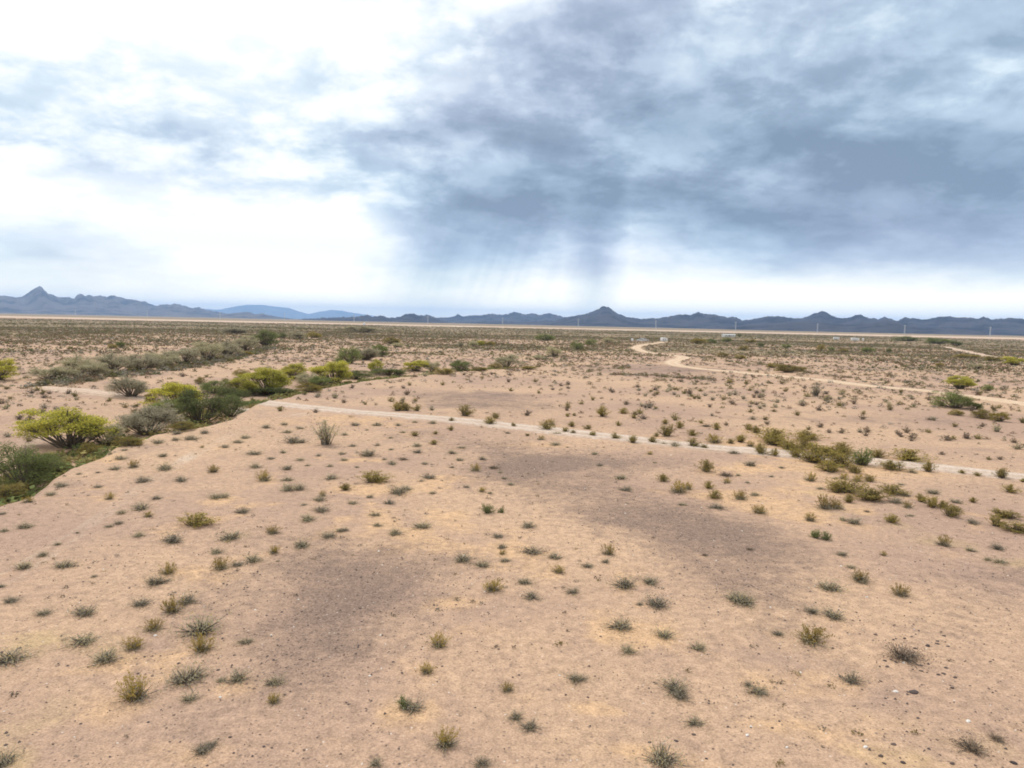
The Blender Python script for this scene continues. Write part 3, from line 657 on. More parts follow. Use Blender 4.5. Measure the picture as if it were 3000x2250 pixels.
# ------------------------------------------------------------------ where the near shrubs grow: (x, y of the base, width) read off the photo
SHRUBS = {
 'grey': """32 1763 50;129 1799 50;249 1799 70;414 1772 60;549 1766 65;592 1854 115;721 1883 45;240 1885 85;307 1937 90;25 1936 110;547 1996 110;575 1986 60;649 1996 35;699 1992 75;805 2003 55;556 2050 55;590 2204 60;617 2188 50;10 2240 80;459 1709 70;
 1536 1709 45;1558 1752 55;1678 1738 45;1832 1720 75;1904 1709 60;1925 1775 75;1875 1772 25;1818 1840 75;1947 1865 60;1839 1910 55;1689 1992 65;1976 2021 90;1995 2043 60;1208 2075 80;1513 2105 50;1554 2134 65;1411 2240 60;1099 2240 50;1945 2233 110;
 2158 1761 70;2185 1767 70;2429 1727 70;2520 1704 55;2441 1808 65;2377 1795 45;2280 1860 40;2047 1903 50;2495 1998 65;2222 2030 65;2194 2010 35;2036 2120 55;
 149 1451 30;181 1426 35;287 1428 30;337 1376 35;287 1385 15;231 1390 15;355 1345 35;477 1338 30;484 1376 50;323 1331 18;364 1320 22;463 1299 35;515 1290 25;561 1288 40;518 1272 30;660 1311 25;698 1297 30;719 1284 30;841 1268 28;780 1254 28;834 1245 25;879 1256 25;859 1297 60;884 1297 30;599 1270 30;
 746 1331 45;793 1345 25;830 1327 22;879 1349 28;900 1365 18;750 1370 35;531 1410 40;420 1412 45;841 1376 35;841 1408 35;972 1403 45;967 1367 22;933 1336 20;459 1462 28;632 1460 45;655 1458 40;845 1437 50;875 1435 45;936 1467 40;890 1480 22;940 1498 50;902 1525 50;357 1505 30;414 1492 50;319 1544 28;348 1535 28;710 1503 45;
 75 1546 40;5 1507 25;11 1557 30;226 1562 15;407 1571 38;506 1589 65;674 1580 65;170 1596 25;127 1629 35;68 1666 50;188 1661 60;635 1620 42;884 1602 55;963 1573 50;995 1557 30;696 1657 40;741 1645 55;814 1645 15;276 1690 20;2 1720 30;
 1165 1446 60;1192 1435 30;1084 1458 25;1032 1476 35;1140 1476 35;1267 1446 25;1099 1510 35;1106 1541 28;1156 1566 45;1235 1546 58;1009 1555 28;1549 1544 48;1457 1573 40;1472 1605 35;1479 1645 35;1355 1643 55;1414 1659 45;1561 1620 62;1626 1636 45;1775 1648 28;1723 1661 42;1258 1401 45;1235 1410 20;1149 1360 32;1077 1336 55;1127 1347 18;1244 1360 22;1045 1370 18;1009 1349 25;1002 1331 22;1032 1308 22;1145 1318 18;1106 1306 18;1224 1327 30;1222 1308 32;1325 1329 28;1346 1349 28;1414 1347 25;1353 1313 25;1466 1385 15;1477 1403 20;1497 1421 22;1366 1428 22;1436 1446 18;1325 1370 18;
 1488 1270 18;1628 1304 35;1662 1311 10;1741 1331 25;1757 1365 20;1918 1356 15;1818 1403 35;1834 1437 40;1997 1480 25;1041 1247 28;1104 1247 28;1167 1247 20;1267 1241 25;1181 1268 20;1215 1238 20;1075 1261 12;1145 1284 18;1009 1275 22;1633 1272 25;1979 1308 35;1945 1302 22;
 2149 1329 35;2199 1365 40;2289 1372 20;2260 1397 18;2190 1415 18;2163 1394 18;2099 1489 45;2212 1451 35;2005 1480 18;2402 1433 25;2445 1403 15;2653 1453 30;2626 1473 45;2640 1421 20;2732 1446 40;2470 1525 25;2502 1534 50;2850 1534 38;2913 1498 18;2667 1512 20;2843 1614 32;2922 1609 42;2893 1641 25;2929 1648 42;2466 1627 38;2493 1663 30;2674 1385 28;2800 1473 35""",
 'brown': "2649 1926 105;2845 2195 90;2920 2166 50;2197 1611 22;2065 1627 20;1448 1372 32;1181 1347 30;2127 1394 40;2068 1250 28;2540 1500 18",
 'straw': """504 1792 70;452 1844 60;594 1906 75;393 1899 65;802 2057 50;398 2044 105;1443 1729 60;1285 1894 60;1249 1971 50;1486 2023 45;1307 2184 80;2640 1745 55;2371 1879 95;81 1471 35;391 1370 35;592 1311 15;624 1383 38;321 1462 30;775 1408 50;945 1453 25;432 1514 32;798 1562 45;802 1620 40;646 1666 60;493 1679 55;1470 1623 25;1782 1623 45;1637 1677 42;
 1393 1379 35;1411 1440 28;1585 1288 25;1904 1331 22;1988 1442 55;2014 1433 35;2170 1462 48;2224 1503 48;2375 1408 40;2416 1489 60;2448 1489 50;2658 1487 32;2373 1525 38;2764 1598 45;2588 1627 22;2520 1702 50;1615 1245 30;2095 1297 55;2199 1308 28;2510 1410 35;2129 1415 25;2470 1403 30""",
 'olive': """407 1304 35;572 1537 75;1093 1412 62;1014 1435 40;1271 1302 25;1215 1277 25;1276 1272 15;1321 1261 18;1545 1277 15;1943 1410 40;1323 1234 20;1436 1243 35;1504 1250 18;1599 1259 40;1656 1266 22;1680 1270 18;1737 1277 25;1802 1286 28;1854 1297 32;1913 1297 30;1362 1218 45;1452 1225 25;1676 1250 25;1723 1257 25;1662 1220 18;1683 1218 15;1766 1220 40;1811 1247 18;1825 1211 30;1857 1225 20;1954 1277 50;1922 1279 18;1949 1241 25;1990 1254 30;1165 1203 42;1188 1203 45;1222 1204 26;
 2260 1290 80;2362 1288 68;2337 1322 60;2308 1318 50;2402 1331 75;2440 1333 60;2271 1304 60;2384 1354 70;2461 1365 80;2432 1381 60;2504 1385 45;2470 1336 60;2267 1336 30;2330 1340 45;2231 1331 45;2466 1315 45;2570 1340 50;2660 1347 80;2619 1376 65;2719 1381 40;2818 1388 20;2863 1394 22;2934 1401 42;2997 1412 20;2170 1295 42;2142 1299 25;2029 1308 35;2063 1313 22;2027 1275 35;2099 1259 28;2192 1259 28;2215 1268 38;
 2068 1381 50;2075 1430 32;2093 1458 42;2486 1471 38;2479 1440 75;2450 1443 40;2547 1462 85;2610 1444 60;2547 1410 35;2698 1469 38;2730 1485 45;2764 1487 35;2782 1512 50;2802 1498 28;2850 1471 25;2958 1442 42;2943 1516 75;2985 1557 80;2918 1541 45;2612 1530 42;2355 1310 50""",
 'green': "1181 2071 38;1427 1503 38;1469 1501 20;2390 1576 34;2420 1582 30;2527 1363 65",
 'tall': "954 1302 75;2390 1160 40",
}
VARI = {'grey': 6, 'brown': 2, 'straw': 4, 'olive': 5, 'green': 2, 'tall': 1}
HSC = {'grey': (.75, 1.15), 'brown': (.8, 1.05), 'straw': (.8, 1.15), 'olive': (.45, .72), 'green': (.8, 1.0), 'tall': (.62, .68)}
NOUN = {'grey': ('bursage_shrub', 'grey twiggy shrub', 'shrub'), 'brown': ('dry_shrub', 'brown leafless shrub', 'shrub'), 'straw': ('flowering_shrub', 'yellow topped shrub', 'shrub'),
        'olive': ('creosote_bush', 'olive leafy bush', 'bush'), 'green': ('green_bush', 'fresh green bush', 'bush'), 'tall': ('ocotillo_shrub', 'tall loose grey shrub', 'shrub')}
GRP = {'grey': 'grey shrubs dotted over the bare bluff', 'brown': 'dry brown shrubs on the bluff', 'straw': 'yellow topped shrubs on the bluff', 'olive': 'olive bushes near the grey road', 'green': 'fresh green bushes on the bluff', 'tall': 'tall grey shrubs'}
ORD = ['', 'second', 'third', 'fourth', 'fifth', 'sixth', 'seventh', 'eighth', 'ninth', 'tenth', 'eleventh', 'twelfth', 'thirteenth', 'fourteenth', 'fifteenth', 'sixteenth', 'seventeenth', 'eighteenth', 'nineteenth', 'twentieth']
ROWS = [(2140, 'on the bottom edge'), (2035, 'in the nearest foreground'), (1950, 'level with the big stone'), (1870, 'just nearer than the gravel patch'), (1790, 'level with the gravel patch'), (1725, 'level with the patch\'s middle'), (1655, 'level with the patch\'s rim'),
        (1590, 'just beyond the gravel patch'), (1530, 'level with the bright bush'), (1480, 'level with the paired bushes'), (1430, 'level with the streak\'s middle'), (1385, 'level with the streak\'s half'), (1335, 'level with the streak\'s tip'),
        (1290, 'this side of the road'), (1240, 'along the grey road'), (0, 'beyond the grey road')]
COLS = [(500, 'far left'), (1000, 'left of centre'), (1500, 'centre left'), (2000, 'centre right'), (2500, 'right of centre'), (9999, 'far right')]
def zone_of(x, y):
    r = next(t for a, t in ROWS if y >= a); c = next(t for a, t in COLS if x < a); return c, r
def ordinal_labels(items, noun):
    """items [(x,y,w)] -> labels that count from the left inside a zone"""
    cells = {}
    for i, it in enumerate(items): cells.setdefault(zone_of(it[0], it[1]), []).append(i)
    out = [None] * len(items)
    for (c, r), ids in cells.items():
        ids.sort(key=lambda i: items[i][0])
        for k, i in enumerate(ids):
            if len(ids) == 1: out[i] = 'lone %s at %s, %s' % (noun, c, r)
            elif k == 0: out[i] = 'leftmost %s at %s, %s' % (noun, c, r)
            elif k == len(ids) - 1: out[i] = 'rightmost %s at %s, %s' % (noun, c, r)
            else: out[i] = '%s, %s from left at %s, %s' % (noun, ORD[min(k, 19)], c, r)
    return out
TAKEN = []
for kind, txt in SHRUBS.items():
    items = [tuple(float(v) for v in t.split()) for t in txt.replace('\n', '').split(';') if t.strip()]
    labs = ordinal_labels(items, NOUN[kind][1])
    P = hit([t[0] for t in items], [t[1] for t in items]); _, _, dz = proj(P)
    for i, (x, y, w) in enumerate(items):
        wm = max(.24, w * dz[i] / FPX * (1.5 if kind in ('grey', 'brown') else 1.3)); g = RNG.uniform(*HSC[kind]) * wm
        if kind == 'olive' and w >= 60: wm *= 1.3 if x < 2800 else 1.0; g = wm * RNG.uniform(.27, .37)
        p = P[i]; TAKEN.append((p[0], p[1], wm))
        plant(NOUN[kind][0], ('s', kind, int(RNG.integers(VARI[kind]))), (p[0], p[1], p[2] - .01), RNG.uniform(0, 6.28), (wm, wm, g), labs[i], NOUN[kind][2], GRP[kind])
        if RNG.uniform() < (.55 if kind in ('straw', 'olive') else .3) and y > 1260: SHRUB_SAND.append((p[0] + RNG.normal(0, .25 * wm), p[1] - .35 * wm, wm * 1.1, 'orange' if RNG.uniform() < .75 else 'straw'))

# ------------------------------------------------------------------ trees and big bushes: kind, x, y of base, width, height in photo pixels, label
TREES = [
 ('bloom', 210, 1324, 262, 122, 'wide palo verde with forked dark trunks, nearest tree on the left'),
 ('bloom', 528, 1206, 135, 82, 'bright yellow palo verde behind the dark green bush in the wash'),
 ('bloom', 714, 1160, 78, 56, 'small yellow palo verde touching the left of the biggest round one'),
 ('bloom', 790, 1155, 122, 76, 'big round yellow palo verde in the middle of the wash'),
 ('bloom', 858, 1112, 66, 46, 'yellow palo verde standing behind right of the biggest round one'),
 ('bloom', 978, 1126, 108, 66, 'yellow palo verde right of a grey bush, midway along the wash'),
 ('bloom', 1097, 1092, 40, 34, 'smallest yellow palo verde in the wash, round crowned'),
 ('bloom', 1220, 1089, 62, 34, 'bright yellow palo verde at the far end of the yellow row'),
 ('bloom', -5, 1116, 76, 62, 'yellow green palo verde cut by the left edge of the photo'),
 ('bloom', 1408, 1013, 26, 17, 'tiny yellow tree among grey bushes on the middle plain'),
 ('bloom', 2808, 1140, 84, 38, 'yellow palo verde beyond the orange road at right'),
 ('bloom', 2972, 1070, 84, 26, 'yellow green tree at the right edge under the far pale road'),
 ('green', 80, 1442, 150, 130, 'green bush on the left edge at the bluff foot'),
 ('olive', 20, 1474, 120, 56, 'low olive bush under the green one on the left edge'),
 ('olive', 172, 1392, 70, 44, 'low olive bush right of the left edge green bush'),
 ('deep', 585, 1246, 130, 100, 'dark green dense bush before the bright yellow palo verde'),
 ('green', 672, 1224, 84, 66, 'green bush at the bluff rim left of the orange bank'),
 ('grey', 380, 1166, 96, 64, 'pale grey tree beside the bend of the sandy trail'),
 ('olive', 442, 1176, 46, 30, 'olive bush right of the pale grey trail tree'),
 ('grey', 432, 1282, 150, 92, 'large grey green tree right of the nearest palo verde'),
 ('olive', 533, 1264, 76, 30, 'low olive bush at the bluff rim below the dark green bush'),
 ('olive', 375, 1308, 84, 30, 'low bright olive mat at the bluff rim'),
 ('green', 630, 1156, 84, 40, 'green bush behind the dark green bush'),
 ('deep', 780, 1160, 190, 26, 'low dark green hedge under the round yellow trees'),
 ('olive', 708, 1106, 58, 24, 'olive bush alone above the small yellow tree'),
 ('olive', 585, 1126, 40, 22, 'round olive bush on the sand beyond the wash'),
 ('olive', 505, 1140, 44, 22, 'olive bush nearest the trail bend beyond the wash'),
 ('grey', 900, 1132, 62, 40, 'grey bush between two yellow trees'),
 ('deep', 1040, 1112, 90, 26, 'low green bush under the smallest yellow tree'),
 ('deep', 1140, 1102, 100, 24, 'low green hedge between the two farthest yellow trees'),
 ('grey', 1266, 1090, 42, 32, 'grey bush just right of the last yellow tree'),
 ('green', 1346, 1089, 76, 38, 'round green tree at the far end of the wash'),
 ('olive', 1405, 1088, 60, 14, 'low olive strip right of the round green tree'),
 ('grey', 1483, 1078, 92, 42, 'wide grey tree on the wash beyond the round green tree'),
 ('olive', 1450, 1082, 44, 20, 'olive bush at the foot of the wide grey tree'),
 ('olive', 1548, 1083, 62, 12, 'low olive strip right of the wide grey tree'),
 ('grey', 1574, 1054, 40, 16, 'small grey bush between two far grey trees'),
 ('grey', 1624, 1046, 56, 32, 'round grey tree, second along the far wash'),
 ('green', 1690, 1026, 46, 26, 'round green tree, third along the far wash'),
 ('green', 1730, 1012, 38, 20, 'small green tree beyond the third far wash tree'),
 ('grey', 1781, 1005, 40, 18, 'farthest grey tree of the line toward the vehicles'),
 ('grey', 140, 1114, 84, 40, 'low dark grey bush at the near end of the left tree line'),
 ('grey', 226, 1098, 100, 54, 'wide pale grey tree, first tall one of the left tree line'),
 ('grey', 326, 1090, 96, 56, 'smoky grey tree, second tall one of the left tree line'),
 ('olive', 300, 1094, 80, 16, 'olive mat below the second tall smoky tree'),
 ('olive', 392, 1086, 64, 20, 'olive mat right of the smoky grey tree'),
 ('olive', 448, 1078, 60, 22, 'olive bush where the left tree line grows dense'),
 ('grey', 476, 1076, 96, 46, 'smoky grey tree, third tall one of the left tree line'),
 ('grey', 536, 1068, 90, 50, 'smoky grey tree, fourth tall one of the left tree line'),
 ('grey', 602, 1058, 80, 58, 'tallest smoky tree in the left tree line'),
 ('grey', 662, 1044, 76, 46, 'grey green tree after the tallest smoky one'),
 ('grey', 716, 1028, 66, 44, 'dark grey tree near the far end of the left tree line'),
 ('green', 776, 1014, 78, 46, 'green tree ending the left tree line'),
 ('green', 829, 992, 30, 16, 'small bright green bush past the left tree line'),
 ('grey', 872, 994, 54, 24, 'grey bush past the small bright green one'),
 ('olive', 922, 990, 50, 18, 'olive bush ending the row past the left tree line'),
 ('grey', 688, 978, 76, 18, 'grey clump beyond the left tree line'),
 ('olive', 720, 1040, 50, 12, 'olive mat below the dark grey tree'),
 ('deep', 355, 1019, 28, 18, 'lone dark bush on the left plain'),
 ('grey', 462, 1002, 18, 11, 'small lone grey bush on the left plain'),
 ('olive', 330, 1022, 30, 16, 'brown olive bush left of the lone dark bush'),
 ('green', 1026, 1066, 66, 46, 'green tree on the middle plain, left of its pair'),
 ('green', 1116, 1046, 46, 38, 'taller rounded green tree on the middle plain'),
 ('grey', 1070, 1056, 80, 40, 'grey green tree between two green trees on the middle plain'),
 ('olive', 1150, 1008, 62, 20, 'olive thicket on the plain behind the middle green trees'),
 ('grey', 1162, 1018, 30, 14, 'small grey bush under the olive thicket'),
 ('grey', 1062, 975, 90, 20, 'long grey green thicket on the far middle plain'),
 ('grey', 1386, 1016, 30, 20, 'grey bush left of the tiny yellow tree'),
 ('olive', 1432, 1012, 48, 14, 'olive bush right of the tiny yellow tree'),
 ('grey', 1350, 1016, 20, 16, 'thin grey bush alone left of the tiny yellow tree'),
 ('green', 1600, 998, 70, 20, 'green thicket left of the winding road end'),
 ('olive', 2310, 1092, 110, 26, 'long olive thicket beyond the orange road'),
 ('olive', 2262, 1078, 40, 16, 'olive bush at the left end of the long thicket'),
 ('olive', 2120, 1046, 44, 14, 'olive bush right of the orange road bends'),
 ('olive', 2170, 1052, 40, 14, 'brown olive bush right of the bends, second from them'),
 ('green', 2896, 1146, 36, 20, 'small green bush right of the right hand yellow tree'),
 ('green', 2798, 1198, 118, 52, 'big green bush just this side of the orange road'),
 ('deep', 2852, 1200, 60, 26, 'dark bush on the right flank of the big green bush'),
 ('olive', 2805, 1218, 46, 18, 'olive bush in front of the big green bush'),
 ('olive', 2872, 1226, 66, 28, 'olive bush, middle of the clump in front of the big one'),
 ('olive', 2928, 1236, 56, 34, 'rightmost bush of the clump in front of the big one'),
 ('grey', 2860, 1082, 54, 20, 'grey green bush below the far pale road'),
 ('olive', 2750, 1074, 28, 13, 'small olive bush left of the far pale road'),
 ('olive', 2830, 1050, 90, 14, 'dark olive strip crossing under the far pale road'),
 ('olive', 2910, 1058, 70, 16, 'dark olive strip right of the far pale road'),
 ('green', 2745, 1008, 90, 20, 'green thicket at the top of the far pale road'),
 ('green', 2660, 1000, 90, 16, 'green thicket left of the far road thicket'),
 ('deep', 2800, 1014, 40, 18, 'dark green tree right of the far road thicket'),
 ('olive', 2180, 1026, 36, 14, 'yellow green bush between the bends and the white home'),
 ('deep', 2230, 1016, 26, 13, 'dark green bush below the white home'),
 ('green', 2305, 1020, 36, 12, 'light green bush right of the white home'),
 ('green', 2085, 1006, 34, 14, 'green bush left below the white home'),
 ('green', 2130, 1002, 34, 14, 'green bush straight below the white home'),
 ('olive', 2200, 1004, 40, 12, 'olive bush right below the white home'),
 ('deep', 2166, 986, 14, 9, 'dark bush touching the right of the white home'),
 ('olive', 2406, 1026, 26, 18, 'olive bush, leftmost of a far row below the small trailers'),
 ('green', 2436, 1028, 26, 12, 'green bush, second of a far row below the small trailers'),
 ('olive', 2470, 1032, 28, 12, 'olive bush, third of a far row below the small trailers'),
 ('green', 2540, 1032, 48, 16, 'green bush ending the far row below the small trailers'),
 ('deep', 2606, 1034, 22, 14, 'dark bush alone right of the far row'),
 ('green', 478, 1236, 100, 62, 'green bush closing the gap right of the large grey green tree'),
 ('grey', 318, 1306, 90, 62, 'small grey tree squeezed against the right of the nearest palo verde'),
 ('olive', 262, 1340, 80, 42, 'olive bush in front of the nearest palo verde at the bluff rim'),
 ('green', 128, 1404, 100, 74, 'green bush behind the left edge green bush, left of the nearest palo verde'),
 ('deep', 676, 1182, 84, 46, 'dark bush where the grey road dips into the wash'),
 ('olive', 908, 1150, 90, 28, 'olive hedge on the rim below the grey bush between yellow trees'),
 ('green', 934, 1138, 64, 36, 'green bush touching the left of the midway yellow tree'),
 ('olive', 1302, 1098, 66, 22, 'olive bush between the last yellow tree and the round green tree'),
 ('grey', 276, 1104, 76, 42, 'grey bush between the first and second trees of the left line'),
 ('grey', 412, 1086, 86, 46, 'grey bush before the third tall tree of the left line'),
 ('grey', 182, 1112, 64, 36, 'grey bush between the dark near end and the first tall left tree'),
 ('olive', 2045, 1008, 54, 20, 'olive thicket right of the white trailer on the winding road'),
]
TNAME = {'bloom': ('palo_verde_tree', 'tree', 'yellow palo verde trees'), 'grey': ('ironwood_tree', 'tree', 'grey trees along the washes'), 'green': ('mesquite_tree', 'tree', 'green trees and bushes along the washes'),
         'deep': ('dark_bush', 'bush', 'dark green bushes'), 'olive': ('olive_bush', 'bush', 'olive bushes along the washes')}
_tp = hit([t[1] for t in TREES], [t[2] for t in TREES]); _, _, _tz = proj(_tp)
for i, (k, x, y, w, h, lab) in enumerate(TREES):
    p = _tp[i]; wm = w * _tz[i] / FPX * 1.06; hm = h * _tz[i] / FPX * 1.10
    if k in ('grey', 'green', 'bloom', 'deep') and x < 1300 and i > 0: wm *= 1.28; hm *= 1.10
    hi = w >= 60
    dep = min(wm, max(2.2 * hm, .6 * wm)) if wm > 2.5 * hm else wm
    nm, cat, grp = TNAME[k]
    back = .25 * dep
    x2, y2 = p[0] * (1 + back / math.hypot(p[0], p[1])), p[1] * (1 + back / math.hypot(p[0], p[1]))
    z2 = float(height(np.array([x2]), np.array([y2]))[0])
    e = plant(nm, ('t', k, int(RNG.integers(4 if hi else 3)), hi), (x2, y2, min(z2, p[2]) - .02), 0.0, (wm, dep, hm + max(0, p[2] - z2)), lab, cat, grp)
    TAKEN.append((x2, y2, wm * .8))
    if wm < 2.5 * hm: e.rotation_euler.z = RNG.uniform(0, 6.28)

# ------------------------------------------------------------------ scrub of the plain
def clump_templates(seed, K, nq):
    g = np.random.default_rng(seed); T = []
    for _ in range(K):
        d = rdir(g, nq); d[:, 2] = np.abs(d[:, 2]); C = d * g.uniform(.35, 1, (nq, 1)) * np.array([.5, .5, .62]) * g.uniform(.8, 1.15)
        T.append(leaf_quads(g, C, .105 if nq > 20 else .17, .6, .25)[0].reshape(nq, 4, 3))
    return np.array(T)
TONES = 1.38 * np.array([(.135, .105, .060), (.165, .145, .105), (.115, .108, .045), (.135, .092, .060), (.175, .165, .135), (.10, .105, .050)])
def scrub_mesh(name, X, Yy, size, tone, nq, label, hs=(.42, .75)):
    n_ = len(X)
    if n_ == 0: return
    T = clump_templates(len(name) + nq, 10, nq); ti = RNG.integers(0, 10, n_); rz = RNG.uniform(0, 6.28, n_)
    V = T[ti].reshape(n_, nq * 4, 3); c, s = np.cos(rz)[:, None], np.sin(rz)[:, None]
    hz = size * RNG.uniform(hs[0], hs[1], n_)
    Zg = height(X, Yy)
    Vx = (V[..., 0] * c - V[..., 1] * s) * size[:, None] + X[:, None]; Vy = (V[..., 0] * s + V[..., 1] * c) * size[:, None] + Yy[:, None]; Vz = np.maximum(V[..., 2], 0) * hz[:, None] + Zg[:, None] + .01
    VV = np.stack([Vx, Vy, Vz], -1).reshape(-1, 3)
    col = np.repeat(tone, nq * 4, axis=0)
    o = link(name, mesh_np(name, VV, np.arange(n_ * nq * 4).reshape(-1, 4), [L_MIX], False, {'tone': col})); tag(o, label, None, None, 'stuff'); return o
def on_road(x, y, pad=.4):
    b = np.zeros(x.shape, bool)
    for P, w in ROADS.values():
        if len(P) < 2: continue
        m = (x > P[:, 0].min() - 8) & (x < P[:, 0].max() + 8) & (y > P[:, 1].min() - 8) & (y < P[:, 1].max() + 8)
        if m.any(): d, _, _ = poly_dist(x[m], y[m], P[::2]); b[m] |= d < w * .5 + pad
    return b
def tones(n_, x, y, w):
    t = TONES[RNG.choice(6, n_, p=w)]; return t * RNG.uniform(.8, 1.2, (n_, 1))
def field(r0, r1, rho, sd, a0=-52, a1=52):
    A_ = .5 * math.radians(a1 - a0) * (r1 * r1 - r0 * r0); n_ = int(A_ * rho)
    g = np.random.default_rng(sd); r = np.sqrt(g.uniform(r0 * r0, r1 * r1, n_)); a = np.radians(g.uniform(a0, a1, n_)); return r * np.sin(a), r * np.cos(a), r, g
def keep_plain(x, y, r, g, base=.35):
    """density: bare desert pavement stays bare, washes and low ground are thick"""
    px, py, _ = proj(np.c_[x, y, np.zeros(len(x))])
    den = base + 1.5 * sstep(fbm(x * .022, y * .05, 4, 77), .42, .72)
    gr = np.zeros(len(x))
    for (cx, cy, rx, ry, w) in GRAVEL:
        if cy < 1262: gr += w * gauss_px(x, y, cx, cy, rx, ry)
    den *= 1 - .95 * np.clip(gr * 1.1, 0, 1)
    den *= np.where((px < 1000) & (py > 960) & (py < 1060), 1.5, 1.0)
    d, sd, par = poly_dist(x, y, EDGE)
    den *= np.where((sd > 0) & (d < 9), .25, 1.0)
    ok = g.uniform(0, 1, len(x)) < den
    near = (py > 1256 + (px - 1500) * .068) & (px > -60) & (px < 3060) & (sd < 0)      # bluff: placed one by one above
    ok &= ~near & ~on_road(x, y)
    return ok, px, py
cand = []
for (r0, r1, rho, sd, smin, smax) in ((30, 75, .06, 1, .40, 1.1), (75, 210, .32, 2, .38, 1.7)):
    x, y, r, g = field(r0, r1, rho, sd); ok, px, py = keep_plain(x, y, r, g)
    x, y, r, px, py = x[ok], y[ok], r[ok], px[ok], py[ok]
    cand.append(np.c_[x, y, smin + (smax - smin) * g.uniform(0, 1, len(x)) ** 1.8, px, py, r])
cand = np.concatenate(cand)
tk = np.array(TAKEN)
dd = np.array([np.min(np.hypot(tk[:, 0] - c[0], tk[:, 1] - c[1]) - .45 * tk[:, 2]) for c in cand]); cand = cand[dd > .1]
vis = (cand[:, 3] > 0) & (cand[:, 3] < 3000) & (cand[:, 4] < 2250)
app = np.where(vis, cand[:, 2] / cand[:, 5], 0); order = np.argsort(-app)
ind = order[:230]; rest = order[230:]
ZL = [(lambda x, y: x < 1000 and y > 1100, 'beside the sandy trail'), (lambda x, y: x < 1000, 'beyond the yellow trees'),
      (lambda x, y: y > 1262, 'just past the grey road'), (lambda x, y: x < 1500, 'between wash and grey road'), (lambda x, y: x < 2250, 'short of the orange bends'), (lambda x, y: True, 'between grey and orange roads')]
def small_proto(kind, seed):
    g = np.random.default_rng(seed); P = arcs(g, 22, 20, 85, .5, .62, .1, droop=.1); V1, F1 = tubes(P, np.linspace(.016, .007, 4)[None, :] * np.ones((22, 1)))
    Q = along(g, P, 150, .3, 1.03, .05); V2, F2 = leaf_quads(g, Q, .05, .55, .3)
    return mesh_np('shrub', np.r_[V1, V2], np.r_[F1, F2 + len(V1)], [M_TWIG, {'bursage_shrub': L_GREY, 'creosote_bush': L_OLIVE, 'dry_shrub': L_BROWN}[kind]], False, None, np.r_[np.zeros(len(F1)), np.ones(len(F2))])
SP = {k: [small_proto(k, 900 + i) for i in range(4)] for k in ('bursage_shrub', 'creosote_bush', 'dry_shrub')}
SPN = {'bursage_shrub': ('small grey shrub', 'shrub', 'small grey shrubs '), 'creosote_bush': ('small olive bush', 'bush', 'small olive bushes '), 'dry_shrub': ('small dry brown shrub', 'shrub', 'small dry shrubs ')}
hz_ = height(cand[:, 0], cand[:, 1])
CELL = {}
for i in ind:
    x, y, s, px, py, r = cand[i]
    kd = str(RNG.choice(['bursage_shrub', 'creosote_bush', 'dry_shrub'], p=[.22, .44, .34]))
    zt_ = next(t for f_, t in ZL if f_(px, py)); nn, ct, gp = SPN[kd]
    o = link(kd, SP[kd][int(RNG.integers(4))], None, (x, y, hz_[i] - .01)); o.rotation_euler.z = RNG.uniform(0, 6.28); o.scale = (s, s, s * RNG.uniform(.55, .85))
    tag(o, '', ct, gp + zt_); CELL.setdefault((nn, zt_, next(t for a, t in COLS if px < a)), []).append((px, o))
for (nn, zt_, ct), lst in CELL.items():
    lst.sort(key=lambda t: t[0])
    for k, (px, o) in enumerate(lst):
        o['label'] = '%s %s %s, %s' % ('lone' if len(lst) == 1 else 'leftmost' if k == 0 else 'rightmost' if k == len(lst) - 1 else ORD[min(k, 19)], nn, zt_, ct)
c2 = cand[rest]
scrub_mesh('plain_scrub', c2[:, 0], c2[:, 1], c2[:, 2], tones(len(c2), 0, 0, [.24, .22, .16, .20, .12, .06]), 30, 'mixed low brown and grey scrub over the middle plain')
x, y, r, g = field(210, 620, .30, 5); ok, px, py = keep_plain(x, y, r, g, .30); x, y, r = x[ok], y[ok], r[ok]
scrub_mesh('plain_scrub', x, y, g.uniform(.8, 2.4, len(x)), tones(len(x), 0, 0, [.26, .16, .22, .22, .06, .08]), 8, 'brown scrub dotted over the plain toward the far road')
x, y, r, g = field(620, 1480, .046, 6, -42, 42); ok, px, py = keep_plain(x, y, r, g, .25); x, y, r = x[ok], y[ok], r[ok]
scrub_mesh('far_scrub', x, y, g.uniform(1.3, 3.4, len(x)), tones(len(x), 0, 0, [.18, .18, .28, .12, .08, .16]), 6, 'far olive scrub merging into a belt below the mountains')
